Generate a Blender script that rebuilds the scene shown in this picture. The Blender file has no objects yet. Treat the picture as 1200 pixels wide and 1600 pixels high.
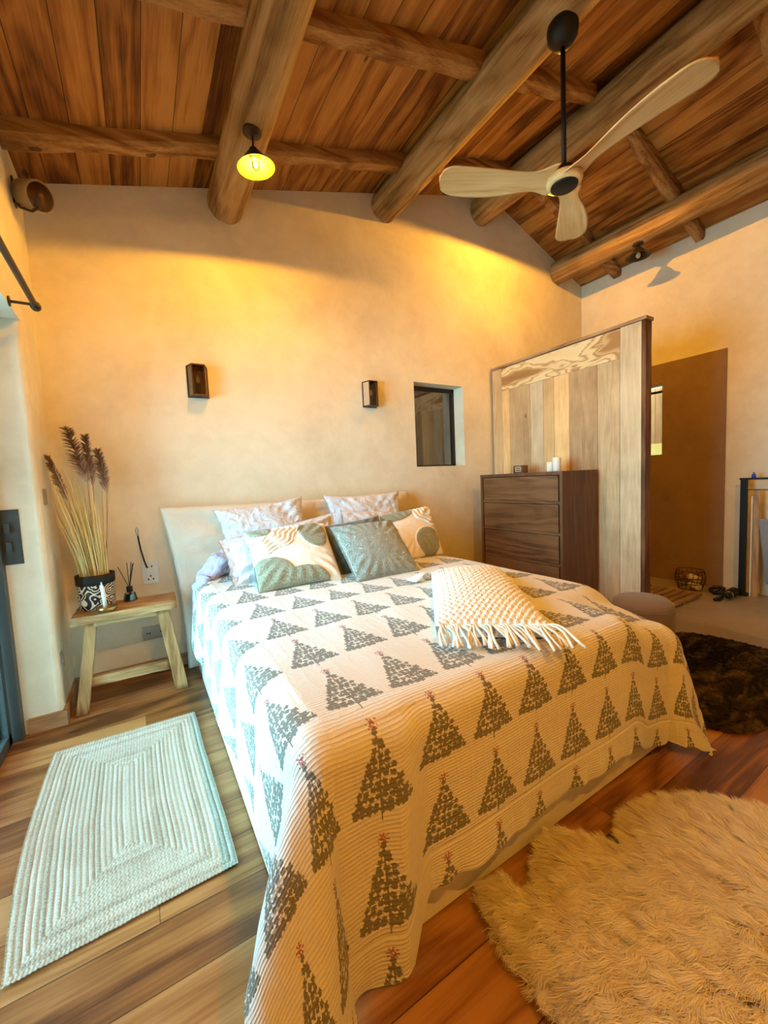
import bpy, bmesh, math, random
import numpy as np
from mathutils import Vector, Matrix, noise as mnoise
random.seed(7); rng = np.random.default_rng(7)
PI = math.pi; SC = bpy.context.scene; COL = SC.collection

# ------------------------------------------------------------------ camera
YAW, PITCH, ROLL, FPX = 0.5434, 0.07773, -0.04608, 626.6
def cam_rot(a, b, c):
    ca, sa, cb, sb, cc, sc = math.cos(a), math.sin(a), math.cos(b), math.sin(b), math.cos(c), math.sin(c)
    Rz = np.array([[ca, -sa, 0], [sa, ca, 0], [0, 0, 1]]); B = np.array([[1, 0, 0], [0, 0, -1], [0, 1, 0]])
    Rx = np.array([[1, 0, 0], [0, cb, -sb], [0, sb, cb]]); Rr = np.array([[cc, -sc, 0], [sc, cc, 0], [0, 0, 1]])
    return Rr @ Rx @ B @ Rz
R = cam_rot(YAW, PITCH, ROLL)
cam = bpy.data.cameras.new('camera'); cam.sensor_fit = 'HORIZONTAL'; cam.sensor_width = 36; cam.lens = FPX/1200*36
cam.clip_start = .02
co = bpy.data.objects.new('camera', cam); COL.objects.link(co)
M = Matrix.Identity(4)
for i in range(3):
    M[i][0] = R[0][i]; M[i][1] = -R[1][i]; M[i][2] = -R[2][i]
M[2][3] = 1.3
co.matrix_world = M; SC.camera = co

# ------------------------------------------------------------------ light and exposure
SC.view_settings.view_transform = 'Standard'; SC.view_settings.look = 'None'
SC.view_settings.gamma = 1; SC.view_settings.exposure = 0.0; SC.view_settings.use_curve_mapping = False
W = bpy.data.worlds.new('sky'); SC.world = W; W.use_nodes = True
SKY = (0.33, 0.76, 1.0); SKY_S = 30.0
LAMP = (1.0, 0.46, 0.035); LP1, LP2, LP3 = 80, 150, 235      # watts of the lit ceiling lamps; the last is an added, unseen one
W.node_tree.nodes['Background'].inputs[0].default_value = (*SKY, 1)
W.node_tree.nodes['Background'].inputs[1].default_value = SKY_S
pl = bpy.data.lights.new('door_portal', 'AREA'); pl.shape = 'RECTANGLE'; pl.size = 2.2; pl.size_y = 1.9
pl.cycles.is_portal = True
po = bpy.data.objects.new('door_portal', pl); COL.objects.link(po)
po.location = (-0.90, 1.9, 1.1); po.rotation_euler = (0, -PI/2, 0)
# ------------------------------------------------------------------ helpers: tagging and meshes
def tag(o, label=None, cat=None, group=None, kind=None):
    if label: o['label'] = label
    if cat: o['category'] = cat
    if group: o['group'] = group
    if kind: o['kind'] = kind
    return o
def link(name, me, mat=None, parent=None, smooth=None):
    o = bpy.data.objects.new(name, me); COL.objects.link(o)
    if mat is not None:
        for m in (mat if isinstance(mat, (list, tuple)) else [mat]): me.materials.append(m)
    if parent is not None: o.parent = parent; o.matrix_parent_inverse = Matrix.Translation(parent.location).inverted() if parent.rotation_euler[2] == 0 else parent.matrix_world.inverted()
    if smooth is not None: me.polygons.foreach_set('use_smooth', [smooth]*len(me.polygons))
    return o
def obj(name, bm, mat=None, parent=None, smooth=False, bevel=0, seg=2):
    if bevel:
        es = [e for e in bm.edges if len(e.link_faces) == 2 and e.calc_face_angle(0) > .6]
        bmesh.ops.bevel(bm, geom=es, offset=bevel, segments=seg, profile=.5, affect='EDGES')
    bmesh.ops.recalc_face_normals(bm, faces=bm.faces)
    me = bpy.data.meshes.new(name); bm.to_mesh(me); bm.free()
    return link(name, me, mat, parent, smooth)
def empty(name, loc, label, cat, group=None):
    o = bpy.data.objects.new(name, None); COL.objects.link(o); o.location = loc; o.empty_display_size = .05
    return tag(o, label, cat, group)
def BM(): return bmesh.new()
def box(bm, x0, x1, y0, y1, z0, z1):
    v = [bm.verts.new((x, y, z)) for x in (x0, x1) for y in (y0, y1) for z in (z0, z1)]
    for f in ((0,1,3,2),(4,6,7,5),(0,4,5,1),(2,3,7,6),(0,2,6,4),(1,5,7,3)): bm.faces.new([v[i] for i in f])
    return v
def prism(bm, pts, vec):
    a = [bm.verts.new(p) for p in pts]; b = [bm.verts.new(Vector(p)+Vector(vec)) for p in pts]
    bm.faces.new(a); bm.faces.new(b[::-1]); n = len(a)
    for i in range(n): bm.faces.new((a[i], b[i], b[(i+1) % n], a[(i+1) % n]))
def hexa(bm, bot, top):
    a = [bm.verts.new(p) for p in bot]; b = [bm.verts.new(p) for p in top]
    bm.faces.new(a[::-1]); bm.faces.new(b)
    for i in range(4): bm.faces.new((a[i], a[(i+1) % 4], b[(i+1) % 4], b[i]))
def tube(bm, pts, rad, n=8, caps=True):
    pts = [Vector(p) for p in pts]; rs = rad if isinstance(rad, (list, tuple)) else [rad]*len(pts)
    rings = []; up = None
    for i, p in enumerate(pts):
        d = (pts[min(i+1, len(pts)-1)] - pts[max(i-1, 0)]).normalized()
        if up is None: up = d.orthogonal().normalized()
        up = (up - d*up.dot(d)).normalized(); s = d.cross(up)
        rings.append([bm.verts.new(p + rs[i]*(up*math.cos(2*PI*k/n) + s*math.sin(2*PI*k/n))) for k in range(n)])
    for a, b in zip(rings, rings[1:]):
        for k in range(n): bm.faces.new((a[k], a[(k+1) % n], b[(k+1) % n], b[k]))
    if caps: bm.faces.new(rings[0][::-1]); bm.faces.new(rings[-1])
def lathe(bm, prof, c=(0, 0, 0), n=32, closed=True):
    rings = []
    for r, z in prof: rings.append([bm.verts.new((c[0]+max(r,1e-4)*math.cos(2*PI*k/n), c[1]+max(r,1e-4)*math.sin(2*PI*k/n), c[2]+z)) for k in range(n)])
    for a, b in zip(rings, rings[1:]):
        for k in range(n): bm.faces.new((a[k], a[(k+1) % n], b[(k+1) % n], b[k]))
    if closed: bm.faces.new(rings[0][::-1]); bm.faces.new(rings[-1])
def npmesh(name, V, F, mat=None, parent=None, smooth=True, attrs=None, uv=None):
    """V (n,3), F (m,4) or (m,3)"""
    V = np.asarray(V, np.float32); F = np.asarray(F, np.int32); k = F.shape[1]
    me = bpy.data.meshes.new(name); me.vertices.add(len(V)); me.vertices.foreach_set('co', V.ravel())
    me.loops.add(F.size); me.loops.foreach_set('vertex_index', F.ravel())
    me.polygons.add(len(F)); me.polygons.foreach_set('loop_start', np.arange(0, F.size, k, dtype=np.int32))
    me.polygons.foreach_set('loop_total', np.full(len(F), k, np.int32))
    me.update(calc_edges=True)
    for nm, val in (attrs or {}).items():
        val = np.asarray(val, np.float32)
        if val.ndim == 1: at = me.attributes.new(nm, 'FLOAT', 'POINT'); at.data.foreach_set('value', val)
        else: at = me.attributes.new(nm, 'FLOAT_VECTOR', 'POINT'); at.data.foreach_set('vector', val.ravel())
    me.polygons.foreach_set('use_smooth', np.full(len(F), smooth))
    return link(name, me, mat, parent)
def gridfaces(nu, nv, off=0):
    i = np.arange(nu*nv).reshape(nu, nv)
    return np.stack([i[:-1, :-1], i[1:, :-1], i[1:, 1:], i[:-1, 1:]], -1).reshape(-1, 4) + off
def vnoise(P, scale, seed=0, octaves=3):
    """cheap smooth numpy noise on (...,2|3) points: sum of sines"""
    r = np.random.default_rng(seed); P = np.asarray(P, float); out = np.zeros(P.shape[:-1]); amp = 1; tot = 0; s = scale
    for o in range(octaves):
        for k in range(5):
            d = r.normal(size=P.shape[-1]); d /= np.linalg.norm(d)
            out += amp*np.sin((P @ d)*s*r.uniform(.7, 1.4) + r.uniform(0, 6.28)); tot += amp*.6
        s *= 2.1; amp *= .5
    return out/tot

# ------------------------------------------------------------------ materials
class NT:
    def __init__(s, name):
        s.m = bpy.data.materials.new(name); s.m.use_nodes = True; s.t = s.m.node_tree; s.n = s.t.nodes; s.l = s.t.links
        s.b = s.n['Principled BSDF']; s.out = s.n['Material Output']
    def add(s, ty, **kw):
        nd = s.n.new(ty)
        for k, v in kw.items():
            if k.startswith('i_'): s.set(nd, k[2:].replace('_', ' '), v)
            else: setattr(nd, k, v)
        return nd
    def set(s, nd, key, v):
        sock = nd.inputs[int(key)] if key.isdigit() else nd.inputs[key]
        if isinstance(v, bpy.types.NodeSocket): s.l.new(v, sock)
        elif isinstance(v, bpy.types.Node): s.l.new(v.outputs[0], sock)
        else: sock.default_value = v
    def math(s, op, a, b=None, c=None):
        nd = s.add('ShaderNodeMath', operation=op)
        for i, v in enumerate((a, b, c)):
            if v is not None: s.set(nd, str(i), v)
        return nd.outputs[0]
    def mix(s, f, a, b, blend='MIX'):
        nd = s.add('ShaderNodeMix', data_type='RGBA', blend_type=blend)
        for k, v in ((0, f), (6, a), (7, b)):
            if isinstance(v, (bpy.types.NodeSocket, bpy.types.Node)): s.set(nd, str(k), v)
            else: nd.inputs[k].default_value = v if k == 0 else c4(v)
        return nd.outputs[2]
    def ramp(s, f, stops):
        nd = s.add('ShaderNodeValToRGB'); s.set(nd, '0', f); e = nd.color_ramp.elements
        e[0].position, e[0].color = stops[0][0], c4(stops[0][1]); e[1].position, e[1].color = stops[-1][0], c4(stops[-1][1])
        for p, c in stops[1:-1]: x = e.new(p); x.color = c4(c)
        return nd.outputs[0]
    def coord(s, kind='obj'):
        if kind == 'world': return s.add('ShaderNodeNewGeometry').outputs['Position']
        return s.add('ShaderNodeTexCoord').outputs['Object']
    def mapping(s, v, scale=(1, 1, 1), loc=(0, 0, 0), rot=(0, 0, 0)):
        nd = s.add('ShaderNodeMapping'); s.set(nd, '0', v); nd.inputs['Scale'].default_value = scale
        nd.inputs['Location'].default_value = loc; nd.inputs['Rotation'].default_value = rot
        return nd.outputs[0]
    def noise(s, v, scale, detail=4, rough=.55, dist=0):
        nd = s.add('ShaderNodeTexNoise'); s.set(nd, 'Vector', v)
        nd.inputs['Scale'].default_value = scale; nd.inputs['Detail'].default_value = detail
        nd.inputs['Roughness'].default_value = rough; nd.inputs['Distortion'].default_value = dist
        return nd.outputs[0]
    def bump(s, h, strength=.3, dist=.01, normal=None):
        nd = s.add('ShaderNodeBump'); s.set(nd, 'Height', h); nd.inputs['Strength'].default_value = strength; nd.inputs['Distance'].default_value = dist
        if normal is not None: s.set(nd, 'Normal', normal)
        s.l.new(nd.outputs[0], s.b.inputs['Normal']); return nd.outputs[0]
    def base(s, c, rough=.6, metal=0, spec=.5):
        if isinstance(c, (bpy.types.NodeSocket,)): s.l.new(c, s.b.inputs['Base Color'])
        else: s.b.inputs['Base Color'].default_value = c4(c)
        if isinstance(rough, bpy.types.NodeSocket): s.l.new(rough, s.b.inputs['Roughness'])
        else: s.b.inputs['Roughness'].default_value = rough
        s.b.inputs['Metallic'].default_value = metal; s.b.inputs['Specular IOR Level'].default_value = spec
        return s.m
def c4(c): return (c, c, c, 1) if isinstance(c, (int, float)) else (tuple(c) + (1,))[:4]

def wood(name, dark, mid, light, axis='x', kind='obj', ring=9, stretch=.12, rough=.55, plank=None, bump=.25, knots=True, spec=.4, offset=0, gap=.004, lenp=0, fig=.30, saw=0):
    """axis: grain direction. plank: (across axis, width, phase)"""
    t = NT(name); P = t.coord(kind); ax = 'xyz'.index(axis)
    sep = t.add('ShaderNodeSeparateXYZ', i_0=P); comp = [sep.outputs[i] for i in range(3)]
    gapmask = None; rnd = None
    if plank:
        ac = 'xyz'.index(plank[0]); q = t.math('DIVIDE', t.math('SUBTRACT', comp[ac], plank[2]), plank[1])
        idx = t.math('FLOOR', q); fr = t.math('FRACT', q)
        wn = t.add('ShaderNodeTexWhiteNoise', noise_dimensions='1D'); t.set(wn, 'W', idx); rnd = wn.outputs['Value']
        d = t.math('MINIMUM', fr, t.math('SUBTRACT', 1.0, fr)); gapmask = t.math('LESS_THAN', d, gap/plank[1])
        along = comp[ax]
        if lenp:
            q2 = t.math('ADD', t.math('DIVIDE', along, lenp), t.math('MULTIPLY', rnd, 7.31))
            fr2 = t.math('FRACT', q2); d2 = t.math('MINIMUM', fr2, t.math('SUBTRACT', 1.0, fr2))
            gapmask = t.math('MAXIMUM', gapmask, t.math('LESS_THAN', d2, gap*.7/lenp))
            wn2 = t.add('ShaderNodeTexWhiteNoise', noise_dimensions='2D'); cb = t.add('ShaderNodeCombineXYZ')
            t.set(cb, '0', idx); t.set(cb, '1', t.math('FLOOR', q2)); t.set(wn2, 'Vector', cb.outputs[0]); rnd = wn2.outputs['Value']
        cmb = t.add('ShaderNodeCombineXYZ')
        for i in range(3): t.set(cmb, str(i), t.math('ADD', comp[i], t.math('MULTIPLY', rnd, 13.7+i*5)))
        P = cmb.outputs[0]
    sc = [1, 1, 1]; sc[ax] = stretch
    Q = t.mapping(P, scale=sc, loc=(offset, offset*.7, offset*.3))
    big = t.noise(Q, ring*.45, 3, .5, .6)
    rings = t.math('FRACT', t.math('MULTIPLY', big, 7.0)); tri = t.math('ABSOLUTE', t.math('SUBTRACT', t.math('MULTIPLY', rings, 2.0), 1.0))
    sc2 = [1, 1, 1]; sc2[ax] = .035
    fine = t.noise(t.mapping(P, scale=sc2), ring*14, 3, .6)
    blotch = t.noise(P, 2.3, 3, .6)
    f = t.math('ADD', t.math('MULTIPLY', tri, fig), t.math('ADD', t.math('MULTIPLY', fine, .45), t.math('MULTIPLY', blotch, .45)))
    if fig != .30: f = t.math('ADD', f, .15-fig*.5)
    if saw:
        w_ = t.math('SINE', t.math('ADD', t.math('MULTIPLY', comp[ax], 2*PI/.012), t.math('MULTIPLY', t.noise(P, 5, 2), 9)))
        f = t.math('SUBTRACT', f, t.math('MULTIPLY', t.math('MULTIPLY', t.math('GREATER_THAN', w_, .3), t.ramp(t.noise(t.mapping(P, loc=(3, 1, 2)), 3.5, 3), [(.45, 0), (.6, 1)])), saw))
    if rnd is not None: f = t.math('ADD', f, t.math('MULTIPLY', t.math('SUBTRACT', rnd, .5), .34))
    c = t.ramp(f, [(.32, dark), (.56, mid), (.82, light)])
    if knots:
        vo = t.add('ShaderNodeTexVoronoi', feature='F1'); sk = [1, 1, 1]; sk[ax] = .45
        t.set(vo, 'Vector', t.mapping(P, scale=sk)); vo.inputs['Scale'].default_value = 3.1
        kn = t.math('LESS_THAN', t.math('ADD', vo.outputs['Distance'], t.math('MULTIPLY', fine, .05)), .085)
        c = t.mix(t.math('MULTIPLY', kn, .75), c, tuple(x*.45 for x in dark))
    if gapmask is not None: c = t.mix(t.math('MULTIPLY', gapmask, .85), c, tuple(x*.18 for x in dark))
    t.base(c, rough, spec=spec)
    h = t.math('ADD', fine, t.math('MULTIPLY', tri, .3))
    if gapmask is not None: h = t.math('SUBTRACT', h, t.math('MULTIPLY', gapmask, 2.0))
    t.bump(h, bump, .006)
    return t.m
def plain(name, c, rough=.6, metal=0, bumpscale=0, bumps=.2, var=.0, kind='obj', spec=.5, sheen=0, bdist=.004):
    t = NT(name); P = t.coord(kind)
    if var:
        n = t.noise(P, 5, 5, .6); cc = t.ramp(n, [(.3, tuple(x*(1-var) for x in c)), (.7, tuple(min(1, x*(1+var)) for x in c))])
    else: cc = c
    t.base(cc, rough, metal, spec)
    if bumpscale: t.bump(t.noise(P, bumpscale, 4, .6), bumps, bdist)
    if sheen: t.b.inputs['Sheen Weight'].default_value = sheen
    return t.m
def fabric(name, c, weave=500, wr=6, wb=.3, sheen=.2, var=.06):
    t = NT(name); P = t.coord('obj')
    n = t.noise(P, 9, 4, .6); cc = t.ramp(n, [(.3, tuple(x*(1-var) for x in c)), (.7, c)])
    t.base(cc, .9, spec=.2)
    h = t.math('ADD', t.math('MULTIPLY', t.noise(P, weave, 2, .5), .12), t.noise(P, wr, 4, .55, 1.2))
    t.bump(h, wb, .03); t.b.inputs['Sheen Weight'].default_value = sheen
    return t.m
def glass(name, tint=(1, 1, 1), refl=.12, rough=.0):
    t = NT(name); tr = t.add('ShaderNodeBsdfTransparent'); tr.inputs[0].default_value = c4(tint)
    gl = t.add('ShaderNodeBsdfGlossy'); gl.inputs['Roughness'].default_value = rough
    fr = t.add('ShaderNodeFresnel'); fr.inputs[0].default_value = 1.5
    mx = t.add('ShaderNodeMixShader'); t.set(mx, '0', t.math('ADD', fr.outputs[0], refl-.04)); t.l.new(tr.outputs[0], mx.inputs[1]); t.l.new(gl.outputs[0], mx.inputs[2])
    t.l.new(mx.outputs[0], t.out.inputs[0]); return t.m
def emis(name, c, s):
    t = NT(name); t.base(c, .5); t.b.inputs['Emission Color'].default_value = c4(c); t.b.inputs['Emission Strength'].default_value = s; return t.m

def plaster(name, c1, c2):
    t = NT(name); P = t.coord('world')
    a = t.noise(P, 1.3, 6, .62, .4); b = t.noise(P, 9, 5, .65, .3)
    f = t.math('ADD', t.math('MULTIPLY', a, .75), t.math('MULTIPLY', b, .25))
    t.base(t.ramp(f, [(.34, c1), (.62, c2)]), .85, spec=.25)
    t.bump(t.math('ADD', b, t.math('MULTIPLY', t.noise(P, 60, 3, .6), .3)), .22, .008)
    return t.m
MAT = {}
MAT['plaster'] = plaster('plaster', (.62, .55, .40), (.78, .72, .56))
MAT['brown_plaster'] = plaster('brown_plaster', (.22, .14, .085), (.30, .19, .115))
MAT['ceil'] = wood('ceiling_boards', (.10, .027, .004), (.31, .115, .020), (.48, .22, .05), 'y', 'world', ring=8, plank=('x', .167, -.165+.0835*0), rough=.6, gap=.0022, spec=.25)
MAT['floor'] = wood('floor_oak', (.10, .030, .007), (.27, .100, .024), (.43, .20, .065), 'x', 'world', ring=8, plank=('y', .19, .57), rough=.38, bump=.12, gap=.0016, lenp=1.55, spec=.5)
MAT['log'] = wood('weathered_log', (.09, .040, .010), (.31, .175, .058), (.50, .32, .13), 'y', 'world', ring=9, rough=.8, bump=1.0, stretch=.10, spec=.2)
MAT['batten'] = wood('batten_wood', (.10, .034, .008), (.27, .12, .032), (.46, .26, .09), 'x', 'world', ring=7, rough=.75, bump=.6, spec=.2)
MAT['bench'] = wood('old_elm', (.13, .062, .020), (.34, .19, .07), (.52, .34, .15), 'x', 'obj', ring=11, rough=.6, bump=.5)
MAT['bench_z'] = wood('old_elm_upright', (.12, .050, .016), (.34, .175, .06), (.52, .32, .13), 'z', 'obj', ring=11, rough=.65, bump=.5)
MAT['walnut'] = wood('walnut', (.060, .022, .008), (.15, .062, .022), (.21, .095, .038), 'y', 'obj', ring=9, rough=.38, bump=.08, knots=False)
MAT['walnut_z'] = wood('walnut_upright', (.055, .020, .008), (.115, .046, .017), (.15, .065, .026), 'z', 'obj', ring=9, rough=.4, bump=.08, knots=False)
MAT['screen_edge'] = wood('reclaimed_dark', (.045, .018, .009), (.14, .055, .022), (.25, .12, .055), 'z', 'obj', ring=10, rough=.7, bump=.7)
MAT['mat_wood'] = wood('slat_wood', (.16, .085, .04), (.30, .18, .09), (.4, .25, .14), 'x', 'obj', ring=9, rough=.6, bump=.2, knots=False)
MAT['fan_wood'] = wood('pale_ash', (.48, .27, .09), (.66, .42, .17), (.80, .58, .28), 'x', 'obj', ring=6, rough=.5, bump=.05, knots=False)
MAT['out_wood'] = wood('exterior_boards', (.14, .032, .006), (.26, .065, .012), (.36, .10, .02), 'z', 'world', ring=6, rough=.8, plank=('y', .16, 0), bump=.3)
MAT['sky_blocker'] = wood('blocker_boards', (.10, .035, .01), (.24, .095, .025), (.34, .16, .05), 'z', 'world', ring=6, rough=.6, plank=('x', .14, .03), bump=.2)
MAT['skirt'] = wood('skirting_oak', (.22, .10, .04), (.38, .19, .08), (.48, .27, .12), 'x', 'world', ring=9, rough=.5, bump=.1, knots=False)
MAT['concrete'] = plaster('floor_concrete', (.27, .22, .17), (.36, .30, .24)); MAT['concrete'].node_tree.nodes['Principled BSDF'].inputs['Roughness'].default_value = .35
MAT['grey_metal'] = plain('anthracite_aluminium', (.055, .062, .058), .45, .3)
MAT['iron'] = plain('dark_iron', (.045, .03, .022), .5, .6)
MAT['black'] = plain('black_plastic', (.012, .011, .010), .5, spec=.25)
MAT['bronze'] = plain('aged_bronze', (.10, .055, .028), .45, .8)
MAT['brass'] = plain('brass', (.45, .27, .10), .32, 1.0, 40, .1)
MAT['white'] = plain('white_plastic', (.62, .70, .72), .35)
MAT['steel'] = plain('brushed_steel', (.38, .36, .33), .4, .9)
MAT['chrome'] = plain('chrome', (.7, .7, .7), .15, 1)
MAT['linen'] = fabric('cream_linen', (.70, .62, .50), wr=7, wb=.35)
MAT['basefab'] = fabric('base_fabric', (.72, .68, .60), wr=2, wb=.08)
MAT['sheet'] = fabric('white_cotton', (.70, .68, .72), wr=11, wb=1.0)
MAT['lavender'] = fabric('lavender_cotton', (.56, .54, .72), wr=11, wb=1.0)
MAT['velvet'] = fabric('sage_velvet', (.23, .27, .215), wr=26, wb=1.0, sheen=.9, var=.25)
MAT['velvet_dark'] = fabric('olive_velvet', (.10, .10, .065), wr=10, wb=.4, sheen=.5, var=.2)
MAT['otto'] = fabric('taupe_boucle', (.20, .145, .115), weave=160, wr=4, wb=.35)
MAT['macrame'] = fabric('ivory_cotton_cord', (.82, .76, .64), weave=220, wr=40, wb=.3)
MAT['pane'] = glass('window_pane', (.95, .97, .96), .10)
MAT['dark_pane'] = glass('tinted_pane', (.62, .60, .55), .16)
MAT['amber'] = glass('smoked_glass', (.62, .50, .34), .14)
MAT['clear'] = glass('clear_glass', (.80, .84, .82), .14)
MAT['wax'] = plain('ivory_wax', (.80, .78, .70), .5); MAT['wax'].node_tree.nodes['Principled BSDF'].inputs['Subsurface Weight'].default_value = .2
MAT['cream'] = plain('cream_paint', (.80, .74, .60), .5)
MAT['paper'] = plain('cream_label', (.78, .70, .52), .7)
MAT['brown_leather'] = plain('brown_cloth', (.30, .13, .045), .8, 0, 60, .2, .2)
MAT['blue'] = plain('blue_plastic', (.03, .08, .55), .35)
MAT['bulb_off'] = plain('unlit_bulb', (.55, .42, .22), .1)
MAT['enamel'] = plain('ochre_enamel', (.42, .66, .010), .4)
MAT['stone'] = plain('deck_stone', (.42, .40, .36), .8, 0, 20, .2, .1)

# ------------------------------------------------------------------ setting
D = 3.3; XR = 5.2; XL = -.47; YF = -2.6
RX, RZ, SL, SR = 3.55, 4.355, .288, .376        # ridge position and the two slopes
def cz(x): return RZ - SL*(RX-x) if x < RX else RZ - SR*(x-RX)
def struct(name, bm, m, **k): return tag(obj(name, bm, m, **k), kind='structure')
b = BM(); box(b, -.8, 3.02, YF-.1, D, -.05, 0); struct('floor', b, MAT['floor'])
b = BM(); box(b, 3.02, XR, YF-.1, D, -.05, -.001); struct('floor_concrete', b, MAT['concrete'])
b = BM(); box(b, -4.5, -.8, YF-2, D+1.5, -.09, -.03); struct('floor_terrace', b, MAT['stone'])
# ceiling: gable slab
b = BM()
prism(b, [(-.95, YF-.3, cz(-.95)), (RX, YF-.3, RZ), (XR+.4, YF-.3, cz(XR+.4)), (XR+.4, YF-.3, cz(XR+.4)+.12), (RX, YF-.3, RZ+.12), (-.95, YF-.3, cz(-.95)+.12)], (0, D+.6-YF, 0))
struct('ceiling', b, MAT['ceil'])
# back wall with the window opening
WX0, WX1, WZ0, WZ1 = 2.405, 3.055, 1.425, 2.268
b = BM()
prism(b, [(-.95, D, -.05), (WX0, D, -.05), (WX0, D, cz(WX0)), (-.95, D, cz(-.95))], (0, .27, 0))
prism(b, [(WX0, D, -.05), (WX1, D, -.05), (WX1, D, WZ0), (WX0, D, WZ0)], (0, .27, 0))
prism(b, [(WX0, D, WZ1), (WX1, D, WZ1), (WX1, D, cz(WX1)), (WX0, D, cz(WX0))], (0, .27, 0))
prism(b, [(WX1, D, -.05), (XR+.2, D, -.05), (XR+.2, D, cz(XR+.2)), (RX, D, RZ), (WX1, D, cz(WX1))], (0, .27, 0))
struct('wall_back', b, MAT['plaster'])
# left wall with the glass door opening
HD = 2.235; DY_ = .95
b = BM(); box(b, -.88, XL, 2.85, D, -.05, HD)
es = [e for e in b.edges if abs(e.verts[0].co.x-XL) < 1e-3 and abs(e.verts[1].co.x-XL) < 1e-3 and abs(e.verts[0].co.y-2.85) < 1e-3 and abs(e.verts[1].co.y-2.85) < 1e-3]
bmesh.ops.bevel(b, geom=es, offset=.03, segments=5, profile=.5, affect='EDGES')
box(b, -.88, XL, YF-.1, D, HD, cz(XL)+.02)
box(b, -.88, XL, YF-.1, DY_, -.05, HD)
struct('wall_left', b, MAT['plaster'])
# right wall with the small shower window
SY0, SY1, SZ0, SZ1 = 2.318, 2.72, 1.445, 2.256
b = BM()
TX = .2; ztop = cz(XR)
box(b, XR, XR+TX, YF-.1, SY0, -.05, ztop); box(b, XR, XR+TX, SY1, D, -.05, ztop)
box(b, XR, XR+TX, SY0, SY1, -.05, SZ0); box(b, XR, XR+TX, SY0, SY1, SZ1, ztop)
struct('wall_right', b, MAT['plaster'])
b = BM(); PX = XR-.012
box(b, PX, XR, 1.73, SY0, 0, 2.482); box(b, PX, XR, SY1, D, 0, 2.482); box(b, PX, XR, SY0, SY1, 0, SZ0); box(b, PX, XR, SY0, SY1, SZ1, 2.482)
struct('wall_shower', b, MAT['brown_plaster'])
b = BM(); prism(b, [(-.95, YF-.1, -.05), (XR+.2, YF-.1, -.05), (XR+.2, YF-.1, cz(XR+.2)), (RX, YF-.1, RZ), (-.95, YF-.1, cz(-.95))], (0, .1, 0)); struct('wall_front', b, MAT['plaster'])
# skirting
b = BM(); prism(b, [(XL+.018, 2.84, 0), (XL+.018, D, 0), (XL, D, 0), (XL, 2.84, 0)], (0, 0, .085))
prism(b, [(-.62, 2.832, 0), (XL+.018, 2.832, 0), (XL+.018, 2.85, 0), (-.62, 2.85, 0)], (0, 0, .085)); struct('baseboard_left', b, MAT['skirt'], bevel=.004)
b = BM(); box(b, XL+.018, 2.9, D-.018, D, 0, .085); struct('baseboard_back', b, MAT['skirt'], bevel=.004)

# window_1 (back wall)
w = tag(bpy.data.objects.new('window_1', None), kind='structure'); COL.objects.link(w); w.location = (2.73, 3.45, 1.42)
YG = 3.45; fw = .035
b = BM()
for a in ((WX0, WX0+fw, WZ0, WZ1), (WX1-fw, WX1, WZ0, WZ1), (WX0, WX1, WZ0, WZ0+fw*.6), (WX0, WX1, WZ1-fw, WZ1)): box(b, a[0], a[1], YG, YG+.04, a[2], a[3])
obj('window_frame', b, MAT['iron'], w)
b = BM(); box(b, WX0+.02, WX1-.02, YG+.018, YG+.022, WZ0+.02, WZ1-.02); obj('window_glass', b, MAT['dark_pane'], w)
b = BM(); box(b, WX0-.05, WX1+.05, D+.272, D+.30, WZ0-.05, WZ1+.05); obj('sky_blocker', b, MAT['sky_blocker'], w)  # added boards behind the glass, keeping sky out and the pane dim
# window_2 (shower)
w = tag(bpy.data.objects.new('window_2', None), kind='structure'); COL.objects.link(w); w.location = (XR+.1, 2.5, SZ0)
b = BM(); box(b, XR+.12, XR+.15, SY0, SY1, SZ1-.075, SZ1-.05); box(b, XR+.12, XR+.15, SY0, SY1, SZ0, SZ0+.012); obj('window_frame', b, MAT['black'], w)
b = BM(); box(b, XR+.133, XR+.137, SY0, SY1, SZ0+.012, SZ1-.075); obj('window_glass', b, MAT['pane'], w)
b = BM(); box(b, XR+.7, XR+.76, 1.0, 5.2, 1.62, 2.44); o = obj('timber_fence', b, MAT['out_wood']); tag(o, 'weathered timber board fence seen through the small shower window', 'fence')
b = BM(); box(b, XR+.62, XR+.82, .8, 5.4, -.2, 1.62); o = obj('garden_wall', b, plain('ochre_render', (.55, .26, .05), .8)); tag(o, 'low pale garden wall beneath the timber fence outside shower window', 'wall')

# sliding glass door
d = tag(bpy.data.objects.new('door_1', None), kind='structure'); COL.objects.link(d); d.location = (-.7, 2.8, 0)
b = BM(); box(b, -.74, -.64, 2.79, 2.865, 0, HD); box(b, -.74, -.64, DY_, DY_+.07, 0, HD); box(b, -.74, -.64, DY_, 2.865, HD-.05, HD); box(b, -.74, -.70, DY_, 2.8, 0, .03)
obj('door_frame', b, MAT['grey_metal'], d, bevel=.003)
for k, (y0, y1) in enumerate(((1.85, 2.775), (DY_+.07, 1.9))):
    b = BM(); x = -.70 - .025*k
    box(b, x, x+.022, y1-.05, y1, .01, HD-.05); box(b, x, x+.022, y0, y0+.05, .01, HD-.05); box(b, x, x+.022, y0, y1, .01, .07); box(b, x, x+.022, y0, y1, HD-.1, HD-.05)
    p = obj('door_panel', b, MAT['grey_metal'], d)
    b = BM(); box(b, x+.008, x+.012, y0+.04, y1-.04, .06, HD-.09); obj('door_glass', b, MAT['pane'], p)
b = BM(); box(b, -.66, -.563, 2.842, 2.85, .945, 1.238); lp = obj('lock_plate', b, MAT['grey_metal'], d, bevel=.002)
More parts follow.
